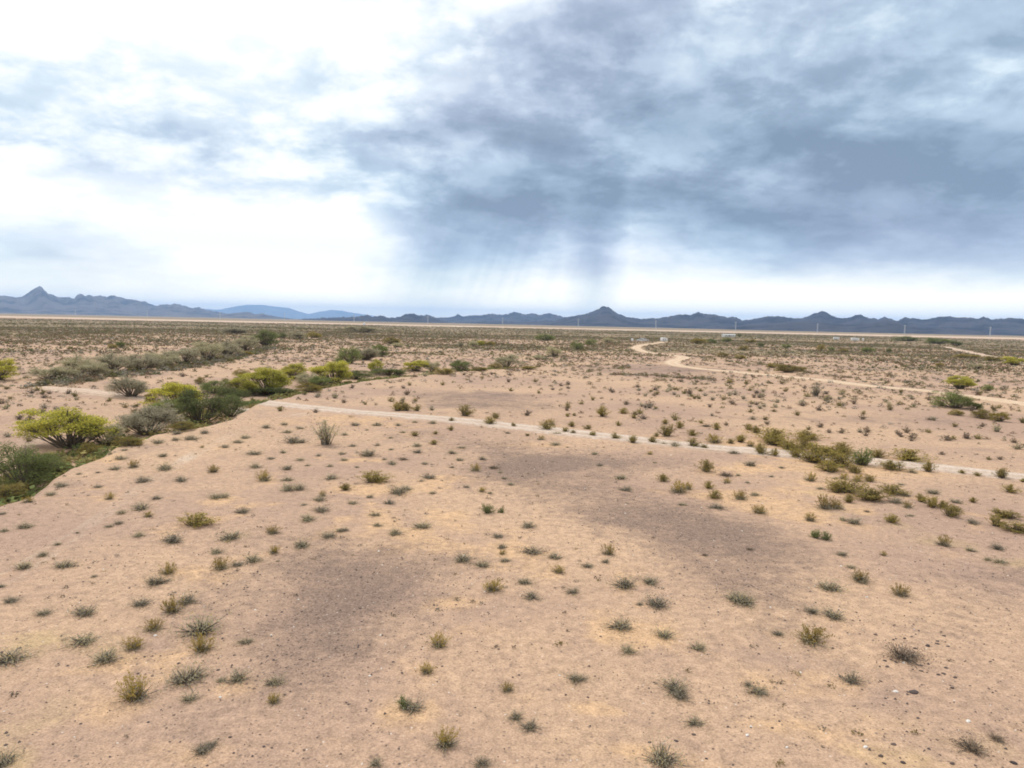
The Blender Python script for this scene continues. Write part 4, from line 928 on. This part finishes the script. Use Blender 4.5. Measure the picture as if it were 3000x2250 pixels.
# scrub lines along small washes and rows of the far thicket belt
def line_scrub(px, n_, spread, smin, smax, wts, sd):
    P = resample(pline(px), 4.0); g = np.random.default_rng(sd); i = g.integers(0, len(P), n_); q = P[i] + g.normal(0, 1, (n_, 2)) * spread
    return q[:, 0], q[:, 1], smin + (smax - smin) * g.uniform(0, 1, n_) ** 1.7, tones(n_, 0, 0, wts)
LN = [([(2210, 1062), (2330, 1088), (2450, 1106), (2600, 1117), (2770, 1130), (3050, 1150)], 170, 1.3, .8, 1.8), ([(2380, 1032), (2560, 1040), (2750, 1044), (2850, 1050), (3020, 1066)], 260, 3.0, .9, 2.4),
      ([(2020, 1003), (2150, 1012), (2350, 1026), (2560, 1036)], 240, 3.0, 1.0, 2.4), ([(2300, 1000), (2500, 1010), (2720, 1020)], 240, 5.0, 1.2, 3.0), ([(2450, 985), (2600, 994), (2720, 1000), (2860, 1010), (3050, 1022)], 420, 9.0, 1.6, 3.6),
      ([(1180, 980), (1320, 978), (1480, 985), (1640, 982)], 260, 6.0, 1.2, 2.8), ([(1200, 1002), (1290, 997), (1340, 994)], 110, 2.0, 1.0, 2.0), ([(1280, 1040), (1180, 1033), (1070, 1040)], 150, 2.0, .9, 2.0), ([(1690, 1090), (1860, 1078), (1760, 1066)], 80, 2.0, .8, 1.6),
      ([(1820, 1098), (1900, 1100), (1990, 1110), (2060, 1112)], 110, 1.2, .7, 1.7), ([(0, 985), (160, 982), (300, 975), (420, 970), (560, 975)], 520, 7.0, 1.1, 2.6), ([(0, 950), (300, 950), (700, 958), (1000, 968), (1250, 975)], 900, 26.0, 1.8, 4.2),
      ([(1250, 972), (1700, 975), (2100, 985), (2400, 985)], 700, 30.0, 1.8, 4.0), ([(880, 985), (1000, 975), (1110, 972)], 160, 5, 1.4, 3.0), ([(1500, 1080), (1600, 1050), (1700, 1025), (1800, 1005), (1850, 1000)], 260, 3.5, .9, 2.2)]
XX = [line_scrub(p, n_, sp, a_, b_, [.22, .12, .32, .14, .06, .14], 300 + i) for i, (p, n_, sp, a_, b_) in enumerate(LN)]
lx, ly, ls, lt = [np.concatenate([q[k] for q in XX]) for k in range(4)]
ok = ~on_road(lx, ly, .8); scrub_mesh('wash_scrub', lx[ok], ly[ok], ls[ok], lt[ok], 26, 'dark olive scrub lining the small washes of the plain', (.5, .8))
# undergrowth in the near wash and below the left tree line
def undergrowth():
    g = np.random.default_rng(71); P = resample(EDGE[1:], 1.0); n_ = 1500
    i = g.integers(0, len(P) - 1, n_); T = P[i + 1] - P[i]; T /= np.linalg.norm(T, axis=1, keepdims=True); Nn = np.c_[-T[:, 1], T[:, 0]]
    s = g.uniform(1.0, 7.5, n_); q = P[i] + Nn * s[:, None]; m = fbm(q[:, 0] * .1, q[:, 1] * .1, 3, 70) + g.normal(0, .06, n_) > .47
    q = q[m]; z = .5 + 1.9 * g.uniform(0, 1, len(q)) ** 1.6; t = 1.9 * np.array([(.125, .112, .042), (.09, .105, .04), (.15, .125, .05)])[g.integers(0, 3, len(q))] * g.uniform(.85, 1.15, (len(q), 1))
    a = line_scrub([(110, 1118), (230, 1101), (330, 1092), (420, 1084), (500, 1074), (580, 1064), (650, 1050), (720, 1036), (800, 1016)], 620, 1.8, .8, 3.0, [.10, .26, .26, .08, .20, .10], 72)
    ok1 = ~on_road(q[:, 0], q[:, 1], .5); ok2 = ~on_road(a[0], a[1])
    scrub_mesh('wash_undergrowth', np.r_[q[ok1, 0], a[0][ok2]], np.r_[q[ok1, 1], a[1][ok2]], np.r_[z[ok1], a[2][ok2]], np.r_[t[ok1], a[3][ok2]], 40, 'low olive undergrowth along the wash beds', (.45, .75))
undergrowth()

def small_tufts():
    """tiny tufts between the numbered shrubs of the bluff"""
    x, y, r, g = field(14, 75, .42, 44, -50, 50)
    d, sd, _ = poly_dist(x, y, EDGE); m = (fbm(x * .12, y * .12, 3, 15) + g.normal(0, .1, len(x)) > .47) & (sd < 0) & ~on_road(x, y, .1); x, y = x[m], y[m]
    scrub_mesh('ground_tufts', x, y, g.uniform(.12, .38, len(x)), .75 * np.array([(.22, .205, .165), (.28, .215, .10), (.18, .15, .11)])[g.integers(0, 3, len(x))] * g.uniform(.8, 1.2, (len(x), 1)), 22, 'tiny dry grass tufts sprinkled between the shrubs', (.35, .7))
small_tufts()
# ------------------------------------------------------------------ stones
M_STONE, n = mat('dark_stone'); finish(n, n.mix(n.n('ShaderNodeObjectInfo').outputs['Random'], (0.055, 0.045, 0.045), (0.12, 0.085, 0.07)), 0.85, 0.2, n.noise(n.n('ShaderNodeTexCoord').outputs['Object'], 6, 4), .4, .05)
M_WSTONE, n = mat('white_stone'); finish(n, n.mix(n.noise(n.n('ShaderNodeTexCoord').outputs['Object'], 4, 3), (0.5, 0.47, 0.43), (0.72, 0.69, 0.64)), 0.8, 0.2)
M_PEB, n = mat('pebbles'); pc = attr(n, 'tone', 0); finish(n, pc, 0.9, 0.15)
def rock(seed, sub=2):
    import bmesh
    bm = bmesh.new(); bmesh.ops.create_icosphere(bm, subdivisions=sub, radius=.5); g = np.random.default_rng(seed)
    cuts = [(rdir(g, 1)[0], g.uniform(.28, .44)) for _ in range(9)]
    for v in bm.verts:
        p = np.array(v.co)
        for nrm, d_ in cuts:
            s = p @ nrm
            if s > d_: p = p - nrm * (s - d_) * .9
        v.co = Vector(p * np.array([1.15, .85, .62])) + Vector((0, 0, .12))
    me = bpy.data.meshes.new('stone'); bm.to_mesh(me); bm.free(); return me
RK = {M_STONE: [rock(s) for s in range(4)], M_WSTONE: [rock(s + 20) for s in range(2)]}
for m, l in RK.items():
    for me in l: me.materials.append(m)
STONES = [(2718, 1892, 15), (2745, 1886, 12), (2746, 1879, 9), (2680, 1900, 10), (2765, 1863, 10), (2600, 1954, 11), (2592, 1936, 10), (2698, 1966, 11), (2750, 1977, 11), (2765, 1974, 11), (2799, 1985, 11), (2678, 2028, 26), (2789, 2016, 11),
          (2617, 2181, 16), (2529, 2171, 10), (2581, 2216, 14), (2590, 2237, 11), (2969, 2236, 17), (2790, 2237, 14), (2646, 2235, 13), (2565, 1860, 9), (2650, 1871, 9), (2778, 1894, 10), (2772, 1957, 11), (2032, 2152, 12), (1980, 2171, 13), (2262, 2133, 8), (1904, 2175, 11), (2070, 2223, 8),
          (1658, 2036, 8), (1722, 2043, 8), (2440, 1899, 9), (1178, 1972, 8), (675, 2160, 10), (640, 1963, 10), (687, 1920, 9), (405, 1973, 9), (1296, 1952, 7), (1520, 1978, 7), (2580, 1996, 8)]
WHITES = [(2623, 2026, 14), (2836, 2113, 14), (2535, 2189, 14), (2189, 2154, 12), (455, 1862, 10), (2305, 2190, 9), (2540, 1750, 7)]
for lst, m, nm, noun, grp in ((STONES, M_STONE, 'stone', 'small dark stone', 'dark stones scattered over the foreground'), (WHITES, M_WSTONE, 'stone', 'small white stone', 'white stones scattered over the foreground')):
    P = hit([s[0] for s in lst], [s[1] for s in lst]); _, _, dz = proj(P); labs = ordinal_labels(lst, noun)
    for i, (x, y, w) in enumerate(lst):
        me = RK[m][int(RNG.integers(len(RK[m])))]; s = w * dz[i] / FPX * 1.1
        o = link(nm, me, None, tuple(P[i] - np.array([0, 0, .08 * s]))); o.rotation_euler.z = RNG.uniform(-.7, .7); o.scale = (s, s, s * RNG.uniform(.7, 1.1))
        tag(o, 'biggest flat dark stone, lower right foreground' if w == 26 else labs[i], 'stone', grp)
def pebbles():
    g = np.random.default_rng(5); n_ = 30000
    r = g.uniform(11, 75, n_); a = np.radians(g.uniform(-50, 50, n_)); x, y = r * np.sin(a), r * np.cos(a)
    px, py, _ = proj(np.c_[x, y, np.zeros(n_)])
    w = .35 + 1.2 * sstep(fbm(x * .25, y * .25, 3, 31), .45, .7) + 1.0 * np.exp(-((px - 2800) / 420) ** 2 - ((py - 1980) / 260) ** 2) + .6 * np.exp(-((px - 1000) / 500) ** 2 - ((py - 1800) / 200) ** 2)
    gv = np.zeros(n_)
    for q in GRAVEL: gv += q[4] * gauss_px(x, y, *q[:4])
    gv += .75 * streak(x, y, [(1475, 1313), (1600, 1400), (1700, 1460), (1830, 1520), (1990, 1580), (2150, 1700)], 2.6)
    w = .6 * w + 2.0 * np.clip(gv, 0, 1)
    m = g.uniform(0, 2.6, n_) < w; m &= ~on_road(x, y, 0.1); x, y, r = x[m], y[m], r[m]; n_ = len(x)
    V0 = np.array([(1, 0, 0), (0, 1, 0), (-1, 0, 0), (0, -1, 0), (0, 0, .8), (.7, .7, -.1)], float); F0 = np.array([(0, 1, 4), (1, 2, 4), (2, 3, 4), (3, 0, 4)])
    s = .014 + .03 * g.uniform(0, 1, n_) ** 3.5 + .0002 * r; V = V0[None, :5] * (1 + g.normal(0, .25, (n_, 5, 3))) * s[:, None, None]
    rz = g.uniform(0, 6.28, n_); c, s_ = np.cos(rz)[:, None], np.sin(rz)[:, None]; zz = height(x, y)
    VV = np.stack([V[..., 0] * c - V[..., 1] * s_ + x[:, None], V[..., 0] * s_ + V[..., 1] * c + y[:, None], V[..., 2] + zz[:, None] + .006], -1).reshape(-1, 3)
    F = (F0[None] + 5 * np.arange(n_)[:, None, None]).reshape(-1, 3)
    tn = np.array([(.10, .075, .065), (.16, .11, .085), (.075, .06, .058), (.24, .18, .14), (.62, .58, .52)])[g.choice(5, n_, p=[.37, .26, .22, .12, .03])]
    o = link('pebbles', mesh_np('pebbles', VV, F, [M_PEB], False, {'tone': np.repeat(tn, 5, axis=0)})); tag(o, 'loose dark and pale pebbles over the desert floor', None, None, 'stuff')
pebbles()

# ------------------------------------------------------------------ vehicles, trailers, towers far off
def flat(name, c, rough=.5, spec=.4, metal=0.0):
    m, n = mat(name); w = n.noise(n.n('ShaderNodeTexCoord').outputs['Object'], 1.3, 4)
    finish(n, n.mix(n.ss(w, .3, .75), c, tuple(v * .86 for v in c)), rough, spec, None, metal=metal); return m
M_WHITE = flat('white_paint', (.72, .72, .71), .35); M_GLASS = flat('dark_window_glass', (.02, .025, .03), .08, .5); M_TYRE = flat('tyre_rubber', (.025, .025, .026), .8, .2)
M_STEEL = flat('galvanised_steel', (.52, .54, .56), .45, .5); M_RIM = flat('wheel_rim', (.45, .45, .46), .35, .5, .6); M_TRIM = flat('grey_trim', (.22, .22, .23), .6, .3); M_TANW = flat('off_white_siding', (.58, .58, .54), .6, .3); M_LAMP = flat('headlight_lens', (.75, .75, .72), .1, .5)
import bmesh
def bm_box(bm, c, s, bev=0.0):
    r = bmesh.ops.create_cube(bm, size=1.0); vs_ = r['verts']
    for v in vs_: v.co = Vector((v.co.x * s[0] + c[0], v.co.y * s[1] + c[1], v.co.z * s[2] + c[2]))
    if bev:
        es = list({e for v in vs_ for e in v.link_edges}); bmesh.ops.bevel(bm, geom=es, offset=bev, segments=2, affect='EDGES', profile=.6)
def bm_cyl(bm, c, r, d, axis='Y', seg=18, r2=None):
    m = Matrix.Translation(c) @ (Matrix.Rotation(math.pi / 2, 4, 'X') if axis == 'Y' else Matrix.Rotation(math.pi / 2, 4, 'Y') if axis == 'X' else Matrix())
    bmesh.ops.create_cone(bm, cap_ends=True, segments=seg, radius1=r, radius2=r if r2 is None else r2, depth=d, matrix=m)
def part(name, fn, m, parent):
    bm = bmesh.new(); fn(bm); me = bpy.data.meshes.new(name); bm.to_mesh(me); bm.free(); me.materials.append(m); return link(name, me, parent)
def prism(bm, prof, y0, y1, bev=0.0):
    a = [bm.verts.new((x, y0, z)) for x, z in prof]; b = [bm.verts.new((x, y1, z)) for x, z in prof]; n_ = len(prof)
    fs = [bm.faces.new(a), bm.faces.new(b[::-1])] + [bm.faces.new((a[i], b[i], b[(i + 1) % n_], a[(i + 1) % n_])) for i in range(n_)]
    bmesh.ops.recalc_face_normals(bm, faces=fs)
    if bev: bmesh.ops.bevel(bm, geom=list({e for f_ in fs for e in f_.edges}), offset=bev, segments=2, affect='EDGES')
def wheel(root, x, y, r, w=.24):
    t = part('wheel', lambda b: bm_cyl(b, (x, y, r), r * .93, w * .9), M_TYRE, root)
    part('tyre', lambda b: bm_cyl(b, (x, y, r), r, w), M_TYRE, t); part('rim', lambda b: bm_cyl(b, (x, y, r), r * .6, w + .03), M_RIM, t)
def suv(loc, rz, label):
    t = empty('parked_car', loc, rz); tag(t, label, 'car')
    part('body', lambda b: prism(b, [(-2.4, .42), (-2.45, 1.0), (-2.3, 1.12), (1.1, 1.14), (2.25, .98), (2.42, .8), (2.42, .42)], -.92, .92, .05), M_WHITE, t)
    part('cabin', lambda b: prism(b, [(-2.28, 1.10), (-2.12, 1.78), (-1.9, 1.86), (.1, 1.86), (.35, 1.8), (1.12, 1.12)], -.82, .82, .05), M_WHITE, t)
    for s in (-1, 1):
        for a, b_ in (((-2.0, -1.1), (-1.9, -1.1)), ((-1.0, -.1), (-1.0, -.1)), ((0.0, .85), (0.0, .32))):
            part('window', lambda b: prism(b, [(a[0], 1.2), (b_[0], 1.72), (b_[1], 1.72), (a[1], 1.2)], s * .80, s * .835), M_GLASS, t)
    part('windscreen', lambda b: prism(b, [(.42, 1.78), (1.16, 1.17), (1.19, 1.19), (.46, 1.80)], -.72, .72), M_GLASS, t)
    for s in (-1, 1): part('headlight', lambda b: bm_box(b, (2.41, s * .68, .82), (.06, .34, .16), .02), M_LAMP, t)
    part('bumper', lambda b: bm_box(b, (2.43, 0, .5), (.1, 1.8, .2), .03), M_TRIM, t)
    for x in (-1.5, 1.5):
        for s in (-1, 1): wheel(t, x, s * .82, .37)
    return t
def trailer(loc, rz, L_, Hh, label, name='travel_trailer', cat='trailer', m=None):
    t = empty(name, loc, rz); tag(t, label, cat); m = m or M_WHITE; W_ = 2.3
    part('body', lambda b: prism(b, [(-L_ / 2, .55), (-L_ / 2, Hh - .35), (-L_ / 2 + .3, Hh), (L_ / 2 - .7, Hh), (L_ / 2, Hh - .9), (L_ / 2, .55)], -W_ / 2, W_ / 2, .06), m, t)
    for s in (-1, 1):
        for x in np.arange(-L_ / 2 + .9, L_ / 2 - .8, 1.5): part('window', lambda b: bm_box(b, (x, s * W_ / 2, Hh * .62), (.75, .05, .5), .01), M_GLASS, t)
        part('stripe', lambda b: bm_box(b, (0, s * W_ / 2, .95), (L_ * .94, .03, .16)), M_TRIM, t)
        for x in (-.45, .45): wheel(t, x - .3, s * (W_ / 2 - .15), .34)
    d_ = part('door', lambda b: bm_box(b, (L_ * .18, -W_ / 2 - .01, 1.45), (.7, .05, 1.75), .02), M_TANW, t); part('handle', lambda b: bm_box(b, (L_ * .18 + .28, -W_ / 2 - .05, 1.35), (.04, .05, .14)), M_TRIM, d_)
    part('hitch', lambda b: prism(b, [(L_ / 2, .5), (L_ / 2 + 1.1, .48), (L_ / 2 + 1.1, .58), (L_ / 2, .62)], -.12, .12), M_TRIM, t)
    part('roof_vent', lambda b: bm_box(b, (-L_ * .15, 0, Hh + .12), (.7, .6, .24), .05), M_TANW, t)
    return t
def mobile_home(loc, rz, L_, label):
    t = empty('mobile_home', loc, rz); tag(t, label, 'house'); W_ = 4.6; Hh = 2.6
    part('wall', lambda b: bm_box(b, (0, 0, .5 + Hh / 2 - .25), (L_, W_, Hh - .5)), M_TANW, t)
    part('skirting', lambda b: bm_box(b, (0, 0, .25), (L_ - .1, W_ - .1, .5)), M_TRIM, t)
    part('roof', lambda b: prism(b, [(-W_ / 2 - .25, Hh), (0, Hh + .5), (W_ / 2 + .25, Hh), (W_ / 2 + .25, Hh - .1), (0, Hh + .38), (-W_ / 2 - .25, Hh - .1)], -L_ / 2 - .2, L_ / 2 + .2), M_WHITE, t).rotation_euler.z = math.pi / 2
    for x in np.arange(-L_ / 2 + 1.4, L_ / 2 - 1, 2.6):
        f_ = part('window', lambda b: bm_box(b, (x, -W_ / 2, 1.85), (1.1, .08, .9), .01), M_WHITE, t); part('pane', lambda b: bm_box(b, (x, -W_ / 2 - .045, 1.85), (.95, .02, .75)), M_GLASS, f_)
    d_ = part('door', lambda b: bm_box(b, (.3, -W_ / 2 - .02, 1.5), (.95, .08, 2.0), .01), M_TRIM, t); part('step', lambda b: bm_box(b, (.3, -W_ / 2 - .4, .2), (1.2, .8, .4)), M_TRIM, t)
    return t
def tank(loc, r, h, label):
    t = empty('water_tank', loc); tag(t, label, 'tank')
    part('barrel', lambda b: bm_cyl(b, (0, 0, h / 2), r, h, 'Z', 24), M_WHITE, t); part('lid', lambda b: bm_cyl(b, (0, 0, h + .12 * r), r * 1.02, .25 * r, 'Z', 24, r * .25), M_WHITE, t); part('hatch', lambda b: bm_cyl(b, (0, 0, h + .26 * r), r * .22, .1, 'Z', 12), M_TRIM, t)
    for k in range(2): part('band', lambda b: bm_cyl(b, (0, 0, h * (.3 + .4 * k)), r * 1.012, .06, 'Z', 24), M_TRIM, t)
    return t
VP = hit([1876, 1852, 1945, 2134, 2119, 2450, 2505, 2528, 1067, 1893], [1000, 999, 1001, 987, 987, 996, 999, 998, 953, 1000])
def L3(i): return tuple(VP[i])
suv(L3(0), math.radians(174), 'white car, nearest of the vehicles at the end of the orange road')
suv((VP[9][0], VP[9][1] + 4, VP[9][2]), math.radians(12), 'white car parked right behind the other white car')
tank(L3(1), .8, 1.5, 'small white tank left of the white cars')
trailer(L3(2), math.radians(20), 4.2, 2.6, 'short white trailer where the orange road ends')
mobile_home(L3(3), math.radians(4), 14.0, 'long white mobile home beyond the plain, right of the bends')
tank(L3(4), 1.5, 3.0, 'white tank touching the left of the long mobile home')
trailer(L3(5), math.radians(-8), 5.5, 3.0, 'left one of two small white trailers at far right')
trailer(L3(6), math.radians(6), 7.5, 3.0, 'right one of two small white trailers at far right')
tank(L3(7), 1.0, 2.2, 'tiny white tank right of the two far trailers')
tank(L3(8), 2.4, 4.2, 'lone white tank on the far plain left of centre')

TW = [222, 432, 645, 834, 1037, 1253, 1472, 1694, 1921, 2155, 2395, 2651, 2902]
TP = ['below the pointed left peak', 'below the left range\'s knobbly crest', 'where the left range falls low', 'below the pale far range', 'where the dark right range begins', 'left of the orange sand patch', 'right of the orange sand patch', 'left of the domed central peak', 'right of the domed central peak',
      'above the long mobile home', 'below the sharp right peak', 'below the far right saddle', 'nearest the right edge']
def make_tower(loc, rz, label):
    t = empty('power_pylon', loc, rz); tag(t, label, 'pylon', 'power pylons along the foot of the mountains')
    for s in (-1, 1): part('pole', lambda b: bm_cyl(b, (s * 1.25, 0, 15), .52, 30, 'Z', 10, .36), M_STEEL, t)
    part('crossarm', lambda b: bm_box(b, (0, 0, 27.2), (9.5, .45, .5)), M_STEEL, t)
    part('cross_brace', lambda b: [bm_box(b, (0, .3, 12 + q * 5), (2.9, .16, .22)) for q in range(3)], M_STEEL, t)
    for x in (-4.3, 0, 4.3): part('insulator', lambda b: [bm_cyl(b, (x, 0, 26.7 - .35 * q), .16, .2, 'Z', 8) for q in range(6)], M_TRIM, t)
    return t
first = None
for i, x in enumerate(TW):
    Dp = 2900 - 850 * (x - 222) / 2680.0
    d = ray(np.float64(x), np.float64(960.0)); a = math.atan2(d[0], d[1]); rr_ = Dp / math.cos(a)
    loc = (rr_ * math.sin(a), rr_ * math.cos(a), 0.0); lab = 'pale power pylon ' + TP[i]
    if first is None: first = make_tower(loc, math.radians(12), lab)
    else:
        c = first.copy(); COL.objects.link(c); c.location = loc; c['label'] = lab
        for ch in first.children:
            k = ch.copy(); COL.objects.link(k); k.parent = c
build_ground()
# ------------------------------------------------------------------ haze
def build_haze(density=2.6e-5):
    s = 43000.0; zb, zt = -3.5, 760.0
    V = [(-s, -s, zb), (s, -s, zb), (s, s, zb), (-s, s, zb), (-s, -s, zt), (s, -s, zt), (s, s, zt), (-s, s, zt)]
    F = np.array([(0, 3, 2, 1), (4, 5, 6, 7), (0, 1, 5, 4), (1, 2, 6, 5), (2, 3, 7, 6), (3, 0, 4, 7)])
    m = bpy.data.materials.new('haze_air'); m.use_nodes = True; m.node_tree.nodes.clear(); n = NT(m.node_tree)
    p = n.n('ShaderNodeVolumePrincipled'); p.inputs['Color'].default_value = (0.37, 0.61, 1.0, 1); p.inputs['Density'].default_value = density
    p.inputs['Anisotropy'].default_value = 0.0
    for k in ('Density Attribute', 'Temperature Attribute', 'Color Attribute'):
        p.inputs[k].default_value = ''
    n.link(p.outputs[0], n.n('ShaderNodeOutputMaterial').inputs['Volume'])
    m.cycles.homogeneous_volume = True
    o = link('haze', mesh_np('haze', V, F, [m])); tag(o, 'thin blue desert haze', None, None, 'stuff')
build_haze(4.4e-5)
